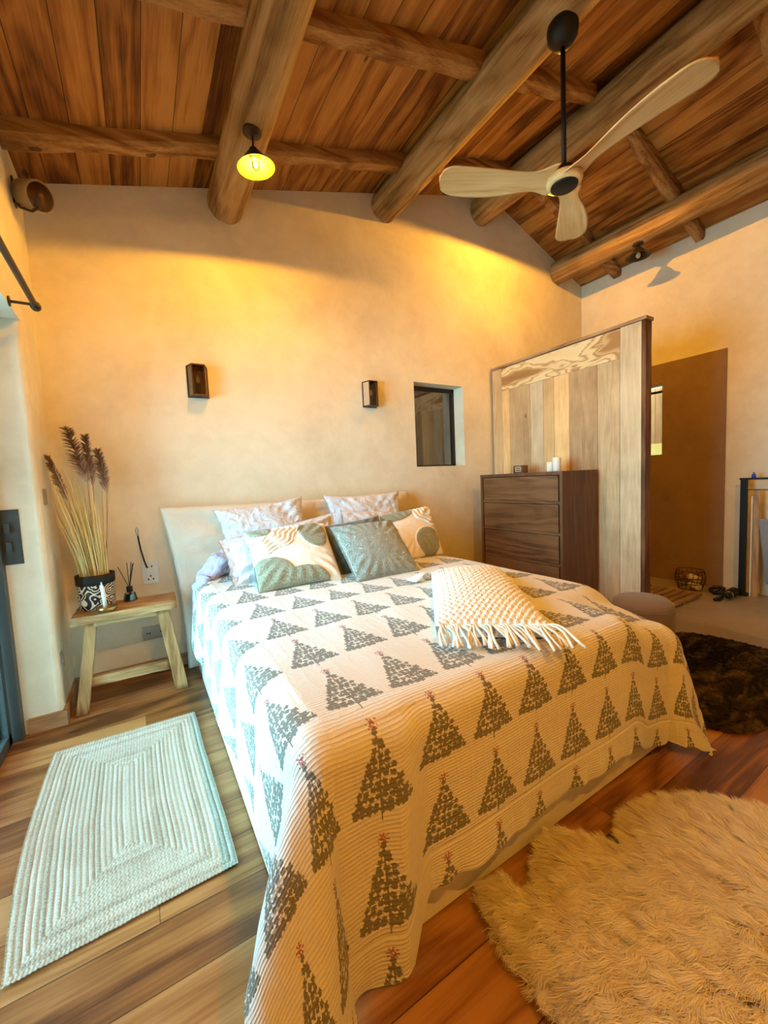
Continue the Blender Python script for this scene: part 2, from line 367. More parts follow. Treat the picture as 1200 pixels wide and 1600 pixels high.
for z in (1.145, 1.045):
    b = BM(); box(b, -.622, -.60, 2.815, 2.842, z-.03, z+.022); obj('latch', b, MAT['grey_metal'], lp, bevel=.003)

# ------------------------------------------------------------------ logs and battens
def log_mesh(x, z, r, y0, y1, seed, nl=120, nr=28):
    r_ = np.random.default_rng(seed); ys = np.linspace(y0, y1, nl); th = np.linspace(0, 2*PI, nr, endpoint=False)
    Y, T = np.meshgrid(ys, th, indexing='ij')
    P = np.stack([np.cos(T)*.3, Y*.5, np.sin(T)*.3], -1)
    rr = r*(1 + .035*vnoise(P, 5, seed) + .02*vnoise(np.stack([np.cos(T), Y*.25, np.sin(T)], -1), 9, seed+3))
    # flattened hewn facets
    fac = r_.uniform(0, 6.28, 4)
    for a in fac: rr = np.minimum(rr, r*.95/np.maximum(np.cos(T-a), .2))
    ck = np.exp(-((np.angle(np.exp(1j*(T-(-1.9+.25*np.sin(Y*1.3+seed))))))/.045)**2)*(np.sin(Y*1.1+seed) > -.2)
    rr = rr*(1-.07*ck)
    cxn = .022*np.sin(Y*.9+seed); czn = .015*np.sin(Y*.7+seed*2)
    V = np.stack([x+cxn+rr*np.cos(T), Y, z+czn+rr*np.sin(T)], -1).reshape(-1, 3)
    i = np.arange(nl*nr).reshape(nl, nr); j = np.roll(i, -1, 1)
    F = np.stack([i[:-1], j[:-1], j[1:], i[1:]], -1).reshape(-1, 4)
    return V, F
LOGS = [(.695, 3.425, .127), (2.12, 3.80, .127), (3.38, 4.135, .140), (4.70, 3.80, .135)]
LL = ['round log beam nearest the glass door with the lit yellow lamp', 'round log beam carrying the black fan canopy',
      'round log beam near the ceiling ridge, partly behind the fan blades', 'round log beam nearest the right wall with the unlit dark lamp']
for k, (x, z, r) in enumerate(LOGS):
    V, F = log_mesh(x, z, r, YF+.02, D-.002, 11+k)
    o = npmesh('log_beam', V, F, MAT['log']); tag(o, LL[k], 'beam', 'log beams under the ceiling')
def batten(x0, x1, y, seed, wd=.058, dp=.085):
    # wobbly hewn timber laid along the slope, its top against the boards
    n = 60; xs = np.linspace(x0, x1, n); out = []; r_ = np.random.default_rng(seed); ph = r_.uniform(0, 6, 6)
    slope = SL if x1 <= RX+.01 else -SR
    for x in xs:
        zc = cz(x); w1 = wd*(1+.14*math.sin(x*4+ph[0])+.07*math.sin(x*11+ph[1])); h = dp*(1+.10*math.sin(x*3+ph[2])+.06*math.sin(x*13+ph[3])); yy = y+.012*math.sin(x*2.2+ph[4])
        ring = [(yy-w1, zc+.01), (yy-w1*.98, zc-h*.72), (yy-w1*.70, zc-h), (yy+w1*.72, zc-h*1.02), (yy+w1, zc-h*.75), (yy+w1*.98, zc+.01)]
        out.append([(x, a, c) for a, c in ring])
    V = np.array(out).reshape(-1, 3); i = np.arange(n*6).reshape(n, 6); j = np.roll(i, -1, 1)
    F = np.stack([i[:-1], j[:-1], j[1:], i[1:]], -1).reshape(-1, 4)
    return V, F
bays = [(-.47, .60), (.83, 2.05), (2.29, 3.27), (3.56, 4.60), (4.80, 5.2)]
bn = ['left of the first log', 'between first log and fan log', 'between fan log and ridge log', 'right of the ridge log', 'beside the right wall']
yb = [(2.84, 'nearest the back wall'), (1.97, 'second from back wall'), (1.10, 'third from the back wall'), (.22, 'fourth from the back wall')]
for yi, (y, yn) in enumerate(yb):
    for k, (x0, x1) in enumerate(bays):
        if (yi == 2 and k < 1) or (yi == 3 and k < 3): continue
        V, F = batten(x0, x1, y, 50+yi*7+k); o = npmesh('ceiling_batten', V, F, MAT['batten'], smooth=False)
        tag(o, 'hewn cross timber %s, %s' % (bn[k], yn), 'beam', 'cross timbers under the ceiling boards')

# ------------------------------------------------------------------ pendant lamps
MAT['bulb_glass'] = glass('bulb_glass', (.97, .93, .86), .06)
def pendant(x, y, zc, zr, lit, label, power=0, r=.105, tilt=0, above=.010):
    e = empty('ceiling_lamp', (x, y, zc), label, 'lamp', 'shaded lamps on the log beams')
    b = BM(); lathe(b, [(.04, 0), (.052, -.006), (.052, -.02), (.03, -.032), (.012, -.036)], (x, y, zc), 24); obj('canopy', b, MAT['iron'], e, True)
    zt = zr+.085
    b = BM(); tube(b, [(x, y, zc-.03), (x, y, zt)], .006, 8); obj('stem', b, MAT['iron'], e, True)
    piv = Vector((x, y, zt)); Rm = Matrix.Rotation(-tilt, 3, 'Y')
    def sh_(name, prof, mat, n=40, closed=False, nf=None):
        b = BM(); lathe(b, prof, (x, y, zr), n, closed)
        for v in b.verts: v.co = piv+Rm@(v.co-piv)
        o = obj(name, b, mat, e, True)
        return o
    sh_('lamp_holder', [(.022, .097), (.024, .055), (.02, .040)], MAT['iron'], 20, True)
    prof = [(.024, .085), (.035, .078), (.062, .045), (.09, .014), (r, 0)]
    inn = [(max(p[0]-.003, .004), p[1]-(.004 if p[1] > 0 else 0)) for p in prof[::-1]]
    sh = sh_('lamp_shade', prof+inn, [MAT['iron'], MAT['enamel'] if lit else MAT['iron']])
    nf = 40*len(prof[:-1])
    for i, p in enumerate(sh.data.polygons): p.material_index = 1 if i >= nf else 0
    sh_('light_bulb', [(.0, -.018), (.014, -.012), (.0235, .006), (.022, .024), (.012, .044)], MAT['bulb_glass'] if lit else MAT['bulb_off'], 20)
    fr_r = .0055
    sh_('filament', [(0, above-fr_r), (fr_r*.7, above-fr_r*.7), (fr_r, above), (fr_r*.7, above+fr_r*.7), (0, above+fr_r)], emis('lit_filament', LAMP, power/(PI*4*PI*fr_r**2)) if lit else MAT['bronze'], 10)
    return e
pendant(.700, 2.40, 3.300, 3.10, True, 'lit round ceiling lamp glowing yellow on the log nearest the glass door', LP1, tilt=math.radians(6.5))
pendant(3.40, 2.36, 3.985, 3.825, True, 'lit ceiling lamp on the ridge log hidden behind the fan hub', LP2, above=.0075)
pendant(4.68, 2.33, 3.668, 3.53, False, 'unlit dark ceiling lamp on the log nearest the right wall', r=.12)
pendant(.70, -.75, 3.300, 3.10, True, 'lit ceiling lamp on the first log behind the camera', LP3)  # added lamp out of view, put in to light the bed front

# ------------------------------------------------------------------ ceiling fan
FX, FY, FZ = 2.135, 1.45, 2.90
fan = empty('ceiling_fan', (FX, FY, 3.65), 'ceiling fan with three pale carved wooden blades on a long black rod', 'fan')
b = BM(); lathe(b, [(.078, .02), (.080, .0), (.076, -.035), (.045, -.075), (.016, -.088)], (FX, FY, 3.665), 32); obj('canopy', b, MAT['black'], fan, True)
b = BM(); tube(b, [(FX, FY, 3.60), (FX, FY, FZ+.08)], .013, 14); obj('downrod', b, MAT['black'], fan, True)
b = BM(); lathe(b, [(.022, .075), (.05, .062), (.058, .04), (.06, .02)], (FX, FY, FZ), 32); obj('motor_housing', b, MAT['black'], fan, True)
b = BM(); lathe(b, [(.06, .03), (.090, .018), (.095, .0), (.088, -.018), (.076, -.024)], (FX, FY, FZ), 40); obj('hub', b, MAT['fan_wood'], fan, True)
b = BM(); lathe(b, [(.070, -.012), (.071, -.028), (.064, -.033), (.0, -.034)], (FX, FY, FZ), 40); obj('cover_disc', b, MAT['black'], fan, True)
def blade(ang):
    ns, nw = 44, 15; V = []
    for i in range(ns):
        s = i/(ns-1); r = .055 + s*.635
        wid = (.040 + .056*math.sin(min(1, s/.8)*PI*.5)**1.6 + .045*math.exp(-(s/.12)**2)) * (1 if s < .86 else math.sqrt(max(0, 1-((s-.86)/.1405)**2))**.8)
        sweep = -.030*math.sin(s*PI) ; tw = math.radians(14*(1-s)**1.3+4); lift = .012 + .02*s
        for j in range(nw):
            q = j/(nw-1)*2-1
            yy = q*wid; th = .010*(1-.7*q*q)*(1-.5*s)
            V.append((r, sweep + yy*math.cos(tw), lift + yy*math.sin(tw) + .01*(1-q*q) + th))
    V = np.array(V); Vb = V.copy(); Vb[:, 2] -= np.tile(np.array([.016*(1-.55*(j/(nw-1)*2-1)**2) for j in range(nw)]), ns)
    F1 = gridfaces(ns, nw); F2 = gridfaces(ns, nw, ns*nw)[:, ::-1]
    i = np.arange(ns*nw).reshape(ns, nw); rim = np.concatenate([i[:, 0], i[-1, 1:], i[:-1, -1][::-1], i[0, 1:-1][::-1]])
    rn = np.roll(rim, -1); F3 = np.stack([rim, rim+ns*nw, rn+ns*nw, rn], -1)
    VV = np.concatenate([V, Vb]); 
    o = npmesh('blade', VV, np.concatenate([F1, F2, F3]), MAT['fan_wood'])
    o.location = (FX, FY, FZ); o.rotation_euler = (0, 0, math.radians(ang))
    o.parent = fan; o.matrix_parent_inverse = Matrix.Translation(fan.location).inverted()
for a in (-90, 150, 32): blade(a)

# ------------------------------------------------------------------ wall sconces, sockets, speaker, rail
def sconce(x, z, label):
    e = empty('wall_sconce', (x, D, z), label, 'wall lamp', 'smoked glass wall lamps over the bed')
    w, h, dp = .068, .108, .085; w2 = .042
    pt = lambda zz: [(x-w, D, zz), (x-w2, D-dp, zz), (x+w2, D-dp, zz), (x+w, D, zz)]
    b = BM(); box(b, x-w-.004, x+w+.004, D-.006, D, z-h-.004, z+h+.004)
    for s in (-1, 1):
        prism(b, [(p[0]+(p[0]-x)*.06, p[1]-(.004 if p[1] < D else 0), p[2]) for p in pt(z+s*h)], (0, 0, -.008*s if s < 0 else .008))
    for px, py in ((x-w, D-.004), (x-w2, D-dp), (x+w2, D-dp), (x+w, D-.004)): tube(b, [(px, py, z-h), (px, py, z+h)], .005, 6)
    obj('lamp_frame', b, MAT['bronze'], e)
    P0, P1 = pt(z-h), pt(z+h)
    for i in range(3):
        b = BM(); v = [b.verts.new(q) for q in (P0[i], P0[i+1], P1[i+1], P1[i])]; b.faces.new(v); obj('glass_pane', b, MAT['amber'], e)
    b = BM(); lathe(b, [(.014, 0), (.014, .09), (.010, .095)], (x, D-.04, z-h), 16); obj('candle_tube', b, MAT['iron'], e, True)
    b = BM(); lathe(b, [(.006, 0), (.014, .018), (.012, .035), (.003, .06)], (x, D-.04, z-h+.095), 16); obj('light_bulb', b, MAT['bulb_off'], e, True)
sconce(.430, 2.087, 'bronze lantern wall sconce with smoked glass, left of the two above the bed')
sconce(1.890, 2.095, 'bronze lantern wall sconce with smoked glass, right of the two above the bed')

e = empty('wall_socket', (.019, D, .725), 'white three pin wall socket with black cord, above the wooden bench', 'socket')
b = BM(); box(b, -.03, .068, D-.012, D, .648, .805); obj('cover_plate', b, MAT['white'], e, bevel=.010, seg=3)
for (x, z) in ((.019, .700), (.004, .677), (.034, .677), (.030, .768)):
    b = BM(); box(b, x-.004, x+.004, D-.0135, D-.011, z-.006, z+.006); obj('socket_hole', b, MAT['black'], e)
b = BM(); tube(b, [(.005, D-.012, .765), (.0, D-.035, .768), (-.012, D-.05, .82), (-.026, D-.05, .90), (-.034, D-.04, .97), (-.036, D-.035, .995)], .0052, 8); cb = tag(obj('charging_cord', b, MAT['black'], None, True), 'short black cord with pale loop end standing up from the white socket', 'cord')
b = BM(); tube(b, [(-.036, D-.035, .99), (-.044, D-.035, 1.01), (-.048, D-.035, 1.04), (-.041, D-.035, 1.057), (-.032, D-.035, 1.04), (-.033, D-.035, 1.01), (-.036, D-.035, .99)], .0028, 6); obj('loop', b, MAT['steel'], cb, True)
e = empty('wall_socket', (.0, D, .29), 'grey double wall socket low on the wall beneath the wooden bench', 'socket')
b = BM(); box(b, -.062, .085, D-.010, D, .24, .335); obj('cover_plate', b, MAT['steel'], e, bevel=.004)
for x in (-.035, -.02, .05, .062):
    b = BM(); box(b, x-.004, x+.004, D-.0115, D-.009, .281, .293); obj('socket_hole', b, MAT['black'], e)
for (y, z, h, w_, lb) in ((2.975, 1.297, .045, .035, 'small steel switch plate on the left wall behind the dried grass'), (2.945, .345, .045, .02, 'small oval steel plate low on the left wall beside the bench leg')):
    b = BM(); box(b, XL, XL+.008, y-w_, y+w_, z-h, z+h); o = obj('switch_plate', b, MAT['steel'], None, bevel=.003); tag(o, lb, 'switch')
    b = BM(); box(b, XL+.008, XL+.014, y-.01, y+.01, z-.015, z+.015); obj('rocker', b, MAT['chrome'], o, bevel=.002)

sp = empty('speaker', (XL, 3.06, 2.98), 'small white drum speaker with brown grille in the top left corner', 'speaker')
c0 = Vector((-.422, 3.03, 2.985)); dr = Vector((.62, -.62, -.30)).normalized(); c1 = c0 + dr*.125
b = BM(); tube(b, [c0-dr*.005, c0, c0+dr*.01, c1-dr*.004, c1], [.040, .062, .070, .079, .076], 40); obj('speaker_body', b, plain('taupe_plastic', (.30, .23, .15), .5), sp, True)
b = BM(); tube(b, [c1-dr*.002, c1+dr*.002], .068, 40); obj('speaker_grille', b, MAT['bronze'], sp, True)
b = BM(); tube(b, [(XL, 3.06, 3.04), (XL+.012, 3.05, 2.95), (-.44, 3.0, 2.895), (-.385, 2.96, 2.865), (-.345, 2.92, 2.872)], .007, 8); box(b, XL, XL+.008, 3.03, 3.09, 2.93, 3.07); obj('bracket', b, MAT['iron'], sp)

rail = empty('curtain_rail', (XL, 2.66, 2.25), 'dark iron curtain rail over the glass door opening', 'curtain rail')
b = BM(); tube(b, [(-.372, .75, 2.25), (-.372, 2.66, 2.25)], .0135, 14); obj('rod', b, MAT['iron'], rail, True)
b = BM(); tube(b, [(-.372, 2.655, 2.25), (-.372, 2.675, 2.25)], .022, 16); obj('finial', b, MAT['iron'], rail, True)
for y in (2.645, .80):
    b = BM(); tube(b, [(XL, y, 2.25), (-.372, y, 2.25)], .007, 8); tube(b, [(XL, y, 2.25), (XL+.006, y, 2.25)], .024, 16); obj('bracket', b, MAT['iron'], rail)

# ------------------------------------------------------------------ bench and its things
BT = .59
e = empty('wooden_bench', (-.13, 3.0, 0), 'rustic old wooden bench used as bedside table against the back wall', 'bench')
def rough_box(name, pts, mat, par, seed, amp=.004, div=14):
    """8 corner points (4 bottom, 4 top) -> subdivided worn block"""
    bm = BM(); hexa(bm, pts[:4], pts[4:]); bmesh.ops.subdivide_edges(bm, edges=bm.edges[:], cuts=div, use_grid_fill=True)
    for v in bm.verts:
        n = mnoise.noise_vector(v.co*14+Vector((seed, 0, 0)))*amp + mnoise.noise_vector(v.co*45+Vector((seed, 3, 0)))*amp*.35; v.co += n
    bmesh.ops.recalc_face_normals(bm, faces=bm.faces)
    me = bpy.data.meshes.new(name); bm.to_mesh(me); bm.free(); return link(name, me, mat, par, True)
x0, x1, y0, y1 = -.402, .145, 2.865, 3.155
rough_box('seat', [(x0, y0, BT-.045), (x1, y0, BT-.045), (x1+.01, y1, BT-.045), (x0+.012, y1, BT-.045), (x0, y0, BT), (x1, y0, BT), (x1+.01, y1, BT), (x0+.012, y1, BT)], MAT['bench'], e, 1)
rough_box('apron', [(-.30, 2.895, BT-.075), (.04, 2.895, BT-.075), (.04, 2.925, BT-.075), (-.30, 2.925, BT-.075), (-.30, 2.895, BT-.046), (.04, 2.895, BT-.046), (.04, 2.925, BT-.046), (-.30, 2.925, BT-.046)], MAT['bench'], e, 2, .003)
for (xa, xb, wl) in ((-.425, -.335, .062), (.10, .03, .075)):
    rough_box('leg', [(xa, 2.88, 0.003), (xa+wl, 2.88, 0.003), (xa+wl, 2.96, 0.003), (xa, 2.96, 0.003), (xb, 2.90, BT-.047), (xb+wl*.9, 2.90, BT-.047), (xb+wl*.9, 2.985, BT-.047), (xb, 2.985, BT-.047)], MAT['bench_z'], e, xa*9, .003)
rough_box('stretcher', [(-.345, 2.92, .150), (.085, 2.92, .140), (.085, 2.95, .140), (-.345, 2.95, .150), (-.345, 2.92, .205), (.085, 2.92, .197), (.085, 2.95, .197), (-.345, 2.95, .205)], MAT['bench'], e, 5, .003)

# grass pot
px_, py_ = -.280, 3.062
pot = empty('dried_grass_pot', (px_, py_, BT), 'black fabric pot with cream leaf print holding tall dried yellow grass', 'plant pot')
t = NT('leaf_print'); P = t.coord('obj')
sep = t.add('ShaderNodeSeparateXYZ', i_0=P)
angv = t.math('ARCTAN2', t.math('SUBTRACT', sep.outputs[1], py_), t.math('SUBTRACT', sep.outputs[0], px_))
cb = t.add('ShaderNodeCombineXYZ'); t.set(cb, '0', t.math('MULTIPLY', angv, .095)); t.set(cb, '1', sep.outputs[2])
vo = t.add('ShaderNodeTexVoronoi', feature='F1'); t.set(vo, 'Vector', cb); vo.inputs['Scale'].default_value = 16
wv = t.add('ShaderNodeTexNoise'); t.set(wv, 'Vector', cb); wv.inputs['Scale'].default_value = 14; wv.inputs['Detail'].default_value = 0
sn = t.math('SINE', t.math('ADD', t.math('MULTIPLY', t.math('ADD', wv.outputs[0], t.math('MULTIPLY', vo.outputs['Distance'], .9)), 30), 0))
t.base(t.mix(t.math('GREATER_THAN', sn, .25), (.012, .012, .014), (.72, .60, .42)), .8); MAT['leafprint'] = t.m
b = BM(); lathe(b, [(.078, .0), (.090, .004), (.096, .05), (.098, .14), (.098, .17)], (px_, py_, BT), 48, False); b.faces.ensure_lookup_table()
obj('pot_body', b, MAT['leafprint'], pot, True)
b = BM(); lathe(b, [(.098, .155), (.103, .158), (.104, .215), (.098, .217), (.092, .212), (.09, .17), (.0, .165)], (px_, py_, BT), 48, False); obj('cuff', b, MAT['black'], pot, True)
t = NT('dry_grass'); at = t.add('ShaderNodeAttribute', attribute_name='tone'); t.base(t.ramp(at.outputs['Fac'], [(0, (.34, .20, .05)), (.5, (.70, .54, .19)), (1, (.90, .80, .44))]), .6, spec=.3); MAT['grass'] = t.m
t = NT('plume'); at = t.add('ShaderNodeAttribute', attribute_name='tone'); t.base(t.ramp(at.outputs['Fac'], [(0, (.17, .085, .05)), (.6, (.34, .20, .13)), (1, (.66, .52, .36))]), .9, spec=.1); MAT['plume'] = t.m
def blades(name, paths, widths, tones, mat, parent, kind='stuff'):
    """each path (k,3); flat tapering ribbons"""
    P = np.array(paths); n, k, _ = P.shape; T = np.gradient(P, axis=1); T /= np.linalg.norm(T, axis=2, keepdims=True)+1e-9
    a = rng.normal(size=(n, 1, 3)); S = np.cross(T, a); S /= np.linalg.norm(S, axis=2, keepdims=True)+1e-9
    wv_ = np.array(widths)[:, None, None]*np.linspace(1, .15, k)[None, :, None]
    V = np.stack([P-S*wv_, P+S*wv_], 2).reshape(-1, 3); i = np.arange(n*k*2).reshape(n, k, 2)
    F = np.stack([i[:, :-1, 0], i[:, :-1, 1], i[:, 1:, 1], i[:, 1:, 0]], -1).reshape(-1, 4)
    tn = np.repeat(np.array(tones), k*2)
    o = npmesh(name, V, F, mat, parent, attrs={'tone': tn})
    if kind: o['kind'] = kind
    return o
paths, wd, tn = [], [], []
for i in range(330):
    a = rng.uniform(0, 2*PI); r0 = rng.uniform(0, .075); base = np.array([px_+r0*math.cos(a), py_+r0*.8*math.sin(a), BT+.18])
    h = rng.uniform(.28, .72)*(1-.25*abs(r0/.075)*rng.uniform(0, 1)); lean = np.array([math.cos(a)*r0*1.0 - .06 + rng.normal()*.03, math.sin(a)*r0*.7+rng.normal()*.01, 0])
    if i < 10: lean = np.array([-.155+rng.normal()*.02, -.05+rng.normal()*.02, 0]); h = rng.uniform(.15, .26)
    s = np.linspace(0, 1, 6)[:, None]; p = base + np.array([0, 0, h])*s + lean*(s**1.5)*h/.6
    p[:, 1] = np.minimum(p[:, 1], D-.03); p[:, 0] = np.maximum(p[:, 0], XL+.03)
    paths.append(p); wd.append(rng.uniform(.0020, .0042)); tn.append(np.clip(rng.normal(.66, .25), 0, 1))
blades('grass_blade', paths, wd, tn, MAT['grass'], pot)
for (top, bot, rad) in (((-.345, 3.06, 1.70), (-.268, 3.05, 1.37), .040), ((-.262, 3.08, 1.66), (-.245, 3.07, 1.35), .028), ((-.205, 3.08, 1.57), (-.178, 3.07, 1.30), .030), ((-.445, 3.03, 1.53), (-.365, 3.03, 1.25), .022)):
    top, bot = np.array(top), np.array(bot); pts = [];
    base = np.array([px_+(bot[0]-px_)*.35, py_, BT+.17])
    b = BM(); mid = (base+bot)/2+np.array([(bot[0]-px_)*.12, 0, 0]); tube(b, [base, mid, bot, bot*.5+top*.5, top], [.0022, .002, .0018, .0015, .001], 6)
    st = obj('plume_stem', b, MAT['brown_leather'], pot, True)
    paths, wd, tn = [], [], []
    for i in range(420):
        s = rng.uniform(0, 1); c = bot+(top-bot)*s; ax = (top-bot)/np.linalg.norm(top-bot)
        d = rng.normal(size=3); d -= ax*d.dot(ax); d /= np.linalg.norm(d); L = .05*(1.05-.5*s)
        spread = 1.45*rad*math.sin(min(1, s*1.5+.25)*PI*.5)*(1.15-.55*s)
        q = np.linspace(0, 1, 4)[:, None]; p = c + ax*L*q + d*spread*(q**.8) + np.array([0, 0, -.012])*q**3
        p[:, 1] = np.minimum(p[:, 1], D-.02); p[:, 0] = np.maximum(p[:, 0], XL+.012)
        paths.append(p); wd.append(.0036); tn.append(np.clip(.95-.9*s**.6+rng.normal()*.12, 0, 1))
    blades('plume', paths, wd, tn, MAT['plume'], pot)
# candle in brass bowl
cx_, cy_ = -.222, 2.902
bowl = empty('candle_holder', (cx_, cy_, BT), 'small round brass bowl holder in front of the grass pot', 'candle holder')
b = BM(); lathe(b, [(.0, .003), (.030, .002), (.048, .014), (.057, .034), (.055, .035), (.045, .018), (.028, .007), (.0, .006)], (cx_, cy_, BT), 40, False); obj('bowl', b, MAT['brass'], bowl, True)
b = BM(); lathe(b, [(.016, .006), (.016, .022), (.013, .022), (.012, .01)], (cx_-.008, cy_, BT), 24, False); obj('candle_cup', b, MAT['brass'], bowl, True)
cd = empty('candle', (cx_-.008, cy_, BT+.01), 'slim white candle standing in the brass bowl on the bench', 'candle')
b = BM(); tube(b, [(cx_-.008, cy_, BT+.011), (cx_-.016, cy_, BT+.155), (cx_-.017, cy_, BT+.162), (cx_-.018, cy_, BT+.185)], [.0115, .0105, .006, .002], 20); obj('wax_stick', b, MAT['wax'], cd, True)
b = BM(); tube(b, [(cx_-.018, cy_, BT+.183), (cx_-.018, cy_, BT+.192)], .0012, 6); obj('wick', b, MAT['black'], cd)
# reed diffuser
dx, dy = -.108, 3.09
df = empty('reed_diffuser', (dx, dy, BT), 'faceted glass reed diffuser with black cap and black sticks on the bench', 'diffuser')
b = BM(); lathe(b, [(.036, .0), (.040, .01), (.030, .055), (.016, .062), (.016, .07)], (dx, dy, BT), 8); obj('bottle', b, MAT['clear'], df)
b = BM(); lathe(b, [(.030, .003), (.034, .008), (.024, .045)], (dx, dy, BT), 8); obj('scented_oil', b, MAT['black'], df)
b = BM(); lathe(b, [(.017, .063), (.018, .066), (.018, .097), (.016, .099)], (dx, dy, BT), 28); obj('cap', b, MAT['black'], df, True)
for (tx, ty, tz) in ((-.052, -.01, .235), (-.002, .0, .255), (.022, .01, .255), (.034, -.005, .25), (.028, .02, .24)):
    b = BM(); tube(b, [(dx-tx*.25, dy-ty*.2, BT+.02), (dx+tx*.1, dy+ty*.2, BT+.10), (dx+tx, dy+ty, BT+tz)], .0022, 6); obj('reed', b, MAT['black'], df)

# ------------------------------------------------------------------ chest of drawers
DX0, DX1, DY0, DY1, DZ = 2.945, 3.435, 2.045, 2.965, 1.312
ch = empty('chest_of_drawers', ((DX0+DX1)/2, (DY0+DY1)/2, 0), 'tall dark walnut chest of drawers standing against the plank screen', 'chest of drawers')
b = BM(); th = .028
box(b, DX0, DX1, DY0, DY0+th, .06, DZ); box(b, DX0, DX1, DY1-th, DY1, .06, DZ); box(b, DX0, DX1, DY0+th, DY1-th, DZ-th, DZ); box(b, DX0, DX1, DY0+th, DY1-th, .06, .09)
box(b, DX1-.012, DX1, DY0+th, DY1-th, .09, DZ-th)
obj('cabinet_body', b, MAT['walnut_z'], ch)
zs = [1.284, 1.050, .786, .524, .262, .09]
for k in range(1, 5):
    b = BM(); box(b, DX0+.004, DX1-.012, DY0+th, DY1-th, zs[k]-.011, zs[k]+.011); obj('rail', b, MAT['walnut'], ch)
for k in range(5):
    zt, zb = zs[k]-(.006 if k == 0 else .016), zs[k+1]+(.013 if k < 4 else .004)
    b = BM(); box(b, DX0+.006, DX0+.026, DY0+th+.016, DY1-th-.008, zb, zt); obj('drawer', b, MAT['walnut'], ch, bevel=.006, seg=3)
    b = BM(); box(b, DX0+.02, DX1-.03, DY0+th+.03, DY1-th-.03, zb+.02, zt-.04); 
    bmesh.ops.delete(b, geom=[f for f in b.faces if f.calc_center_median().z > zt-.045], context='FACES'); obj('drawer_box', b, MAT['walnut_z'], ch)
for x in (DX0+.03, DX1-.06):
    for y in (DY0+.03, DY1-.06):
        b = BM(); box(b, x, x+.035, y, y+.035, 0, .06); obj('leg', b, MAT['walnut_z'], ch)
# things on the chest
b = BM(); box(b, 3.165, 3.235, 2.615, 2.735, DZ, DZ+.075); bx = obj('trinket_box', b, MAT['walnut'], None, bevel=.004); tag(bx, 'small reddish brown wooden box with pale inlay on the chest of drawers', 'box')
b = BM()
for (y0, y1, z0, z1) in ((2.64, 2.71, .055, .061), (2.64, 2.71, .015, .021), (2.64, 2.646, .015, .061), (2.704, 2.71, .015, .061), (2.64, 2.71, .035, .041)): box(b, 3.1625, 3.166, y0, y1, DZ+z0, DZ+z1)
obj('inlay', b, MAT['brown_leather'], bx); bx.children[0].data.materials[0] = MAT['paper']
for (y, r, h, lb) in ((2.345, .030, .088, 'short round ivory pillar candle on the chest of drawers'), (2.275, .034, .125, 'taller round ivory pillar candle on the chest of drawers')):
    c = empty('pillar_candle', (3.2, y, DZ), lb, 'candle', 'pillar candles on the chest of drawers')
    b = BM(); lathe(b, [(r*.96, .001), (r, .004), (r, h-.004), (r*.9, h), (r*.3, h-.006), (0, h-.007)], (3.2, y, DZ), 32); obj('wax_body', b, MAT['wax'], c, True)
    b = BM(); tube(b, [(3.2, y, DZ+h-.01), (3.203, y, DZ+h+.012)], .0015, 6); obj('wick', b, MAT['black'], c)

# ------------------------------------------------------------------ plank screen
SX0, SX1 = 3.47, 3.56; SYA, SYB = 1.70, 3.27
scn = empty('plank_screen', (3.51, 2.45, 0), 'tall partition screen of reclaimed wooden planks beside the chest of drawers', 'screen')
def board(y0, y1, z0, z1, seed, cols, axis='z', dx=0, name='plank', amp=.0015):
    cols = [tuple(min(1, v*q) for v, q in zip(c_, (1.3, 1.15, .92))) for c_ in cols]; m = wood('reclaimed_%d' % seed, *cols, axis, 'obj', ring=10, rough=.75, bump=.5, offset=seed*3.3, stretch=.10, fig=(.62 if axis == 'y' else .10), saw=(0 if axis == 'y' else .07))
    g = .0015; b = BM(); box(b, SX0+dx, SX0+.022+dx, y0+g, y1-g, z0, z1); obj(name, b, m, scn, bevel=.002, seg=1)
G = [((.22, .13, .065), (.46, .32, .19), (.62, .47, .30)), ((.30, .18, .08), (.62, .43, .22), (.76, .58, .34)), ((.22, .14, .075), (.40, .28, .17), (.55, .42, .27)), ((.22, .17, .12), (.46, .39, .29), (.64, .56, .44)), ((.24, .14, .06), (.50, .35, .19), (.64, .49, .30)), ((.34, .20, .09), (.66, .46, .24), (.78, .60, .36)), ((.16, .10, .055), (.36, .25, .15), (.52, .39, .26)), ((.22, .15, .09), (.44, .34, .23), (.62, .51, .37)), ((.28, .21, .14), (.52, .44, .33), (.68, .60, .47))]
YS = [3.135, 3.03, 2.765, 2.61, 2.49, 2.33, 2.06, 1.868]
board(3.135, SYB, .0, 2.46, 100, G[0])
for k in range(len(YS)-1): board(YS[k+1], YS[k], .0, 2.215 if True else 0, 101+k, G[(k+1) % 9])
board(SYA, 1.868, 0, 2.46, 110, G[8])
board(1.868, 3.135, 2.217, 2.455, 111, ((.42, .24, .08), (.82, .62, .33), (.90, .73, .45)), 'y', .0, 'top_plank')
def screen_edge(): pass
rough_box('edge_post', [(SX0+.0, SYA-.03, 0), (SX1, SYA-.03, 0), (SX1, SYA-.002, 0), (SX0+.0, SYA-.002, 0), (SX0, SYA-.03, 2.46), (SX1, SYA-.03, 2.46), (SX1, SYA-.002, 2.46), (SX0, SYA-.002, 2.46)], MAT['screen_edge'], scn, 4, .004, 20)
b = BM(); box(b, SX0+.024, SX1-.004, SYA, SYB, 0, 2.455); obj('backing', b, MAT['screen_edge'], scn)
t = NT('figured_plank'); P = t.coord('obj'); nf_ = t.noise(t.mapping(P, scale=(1, .42, 1.0), loc=(.3, 1.7, .2)), 4.2, 2, .45, .5); fi_ = t.noise(t.mapping(P, scale=(1, .05, 1)), 70, 3)
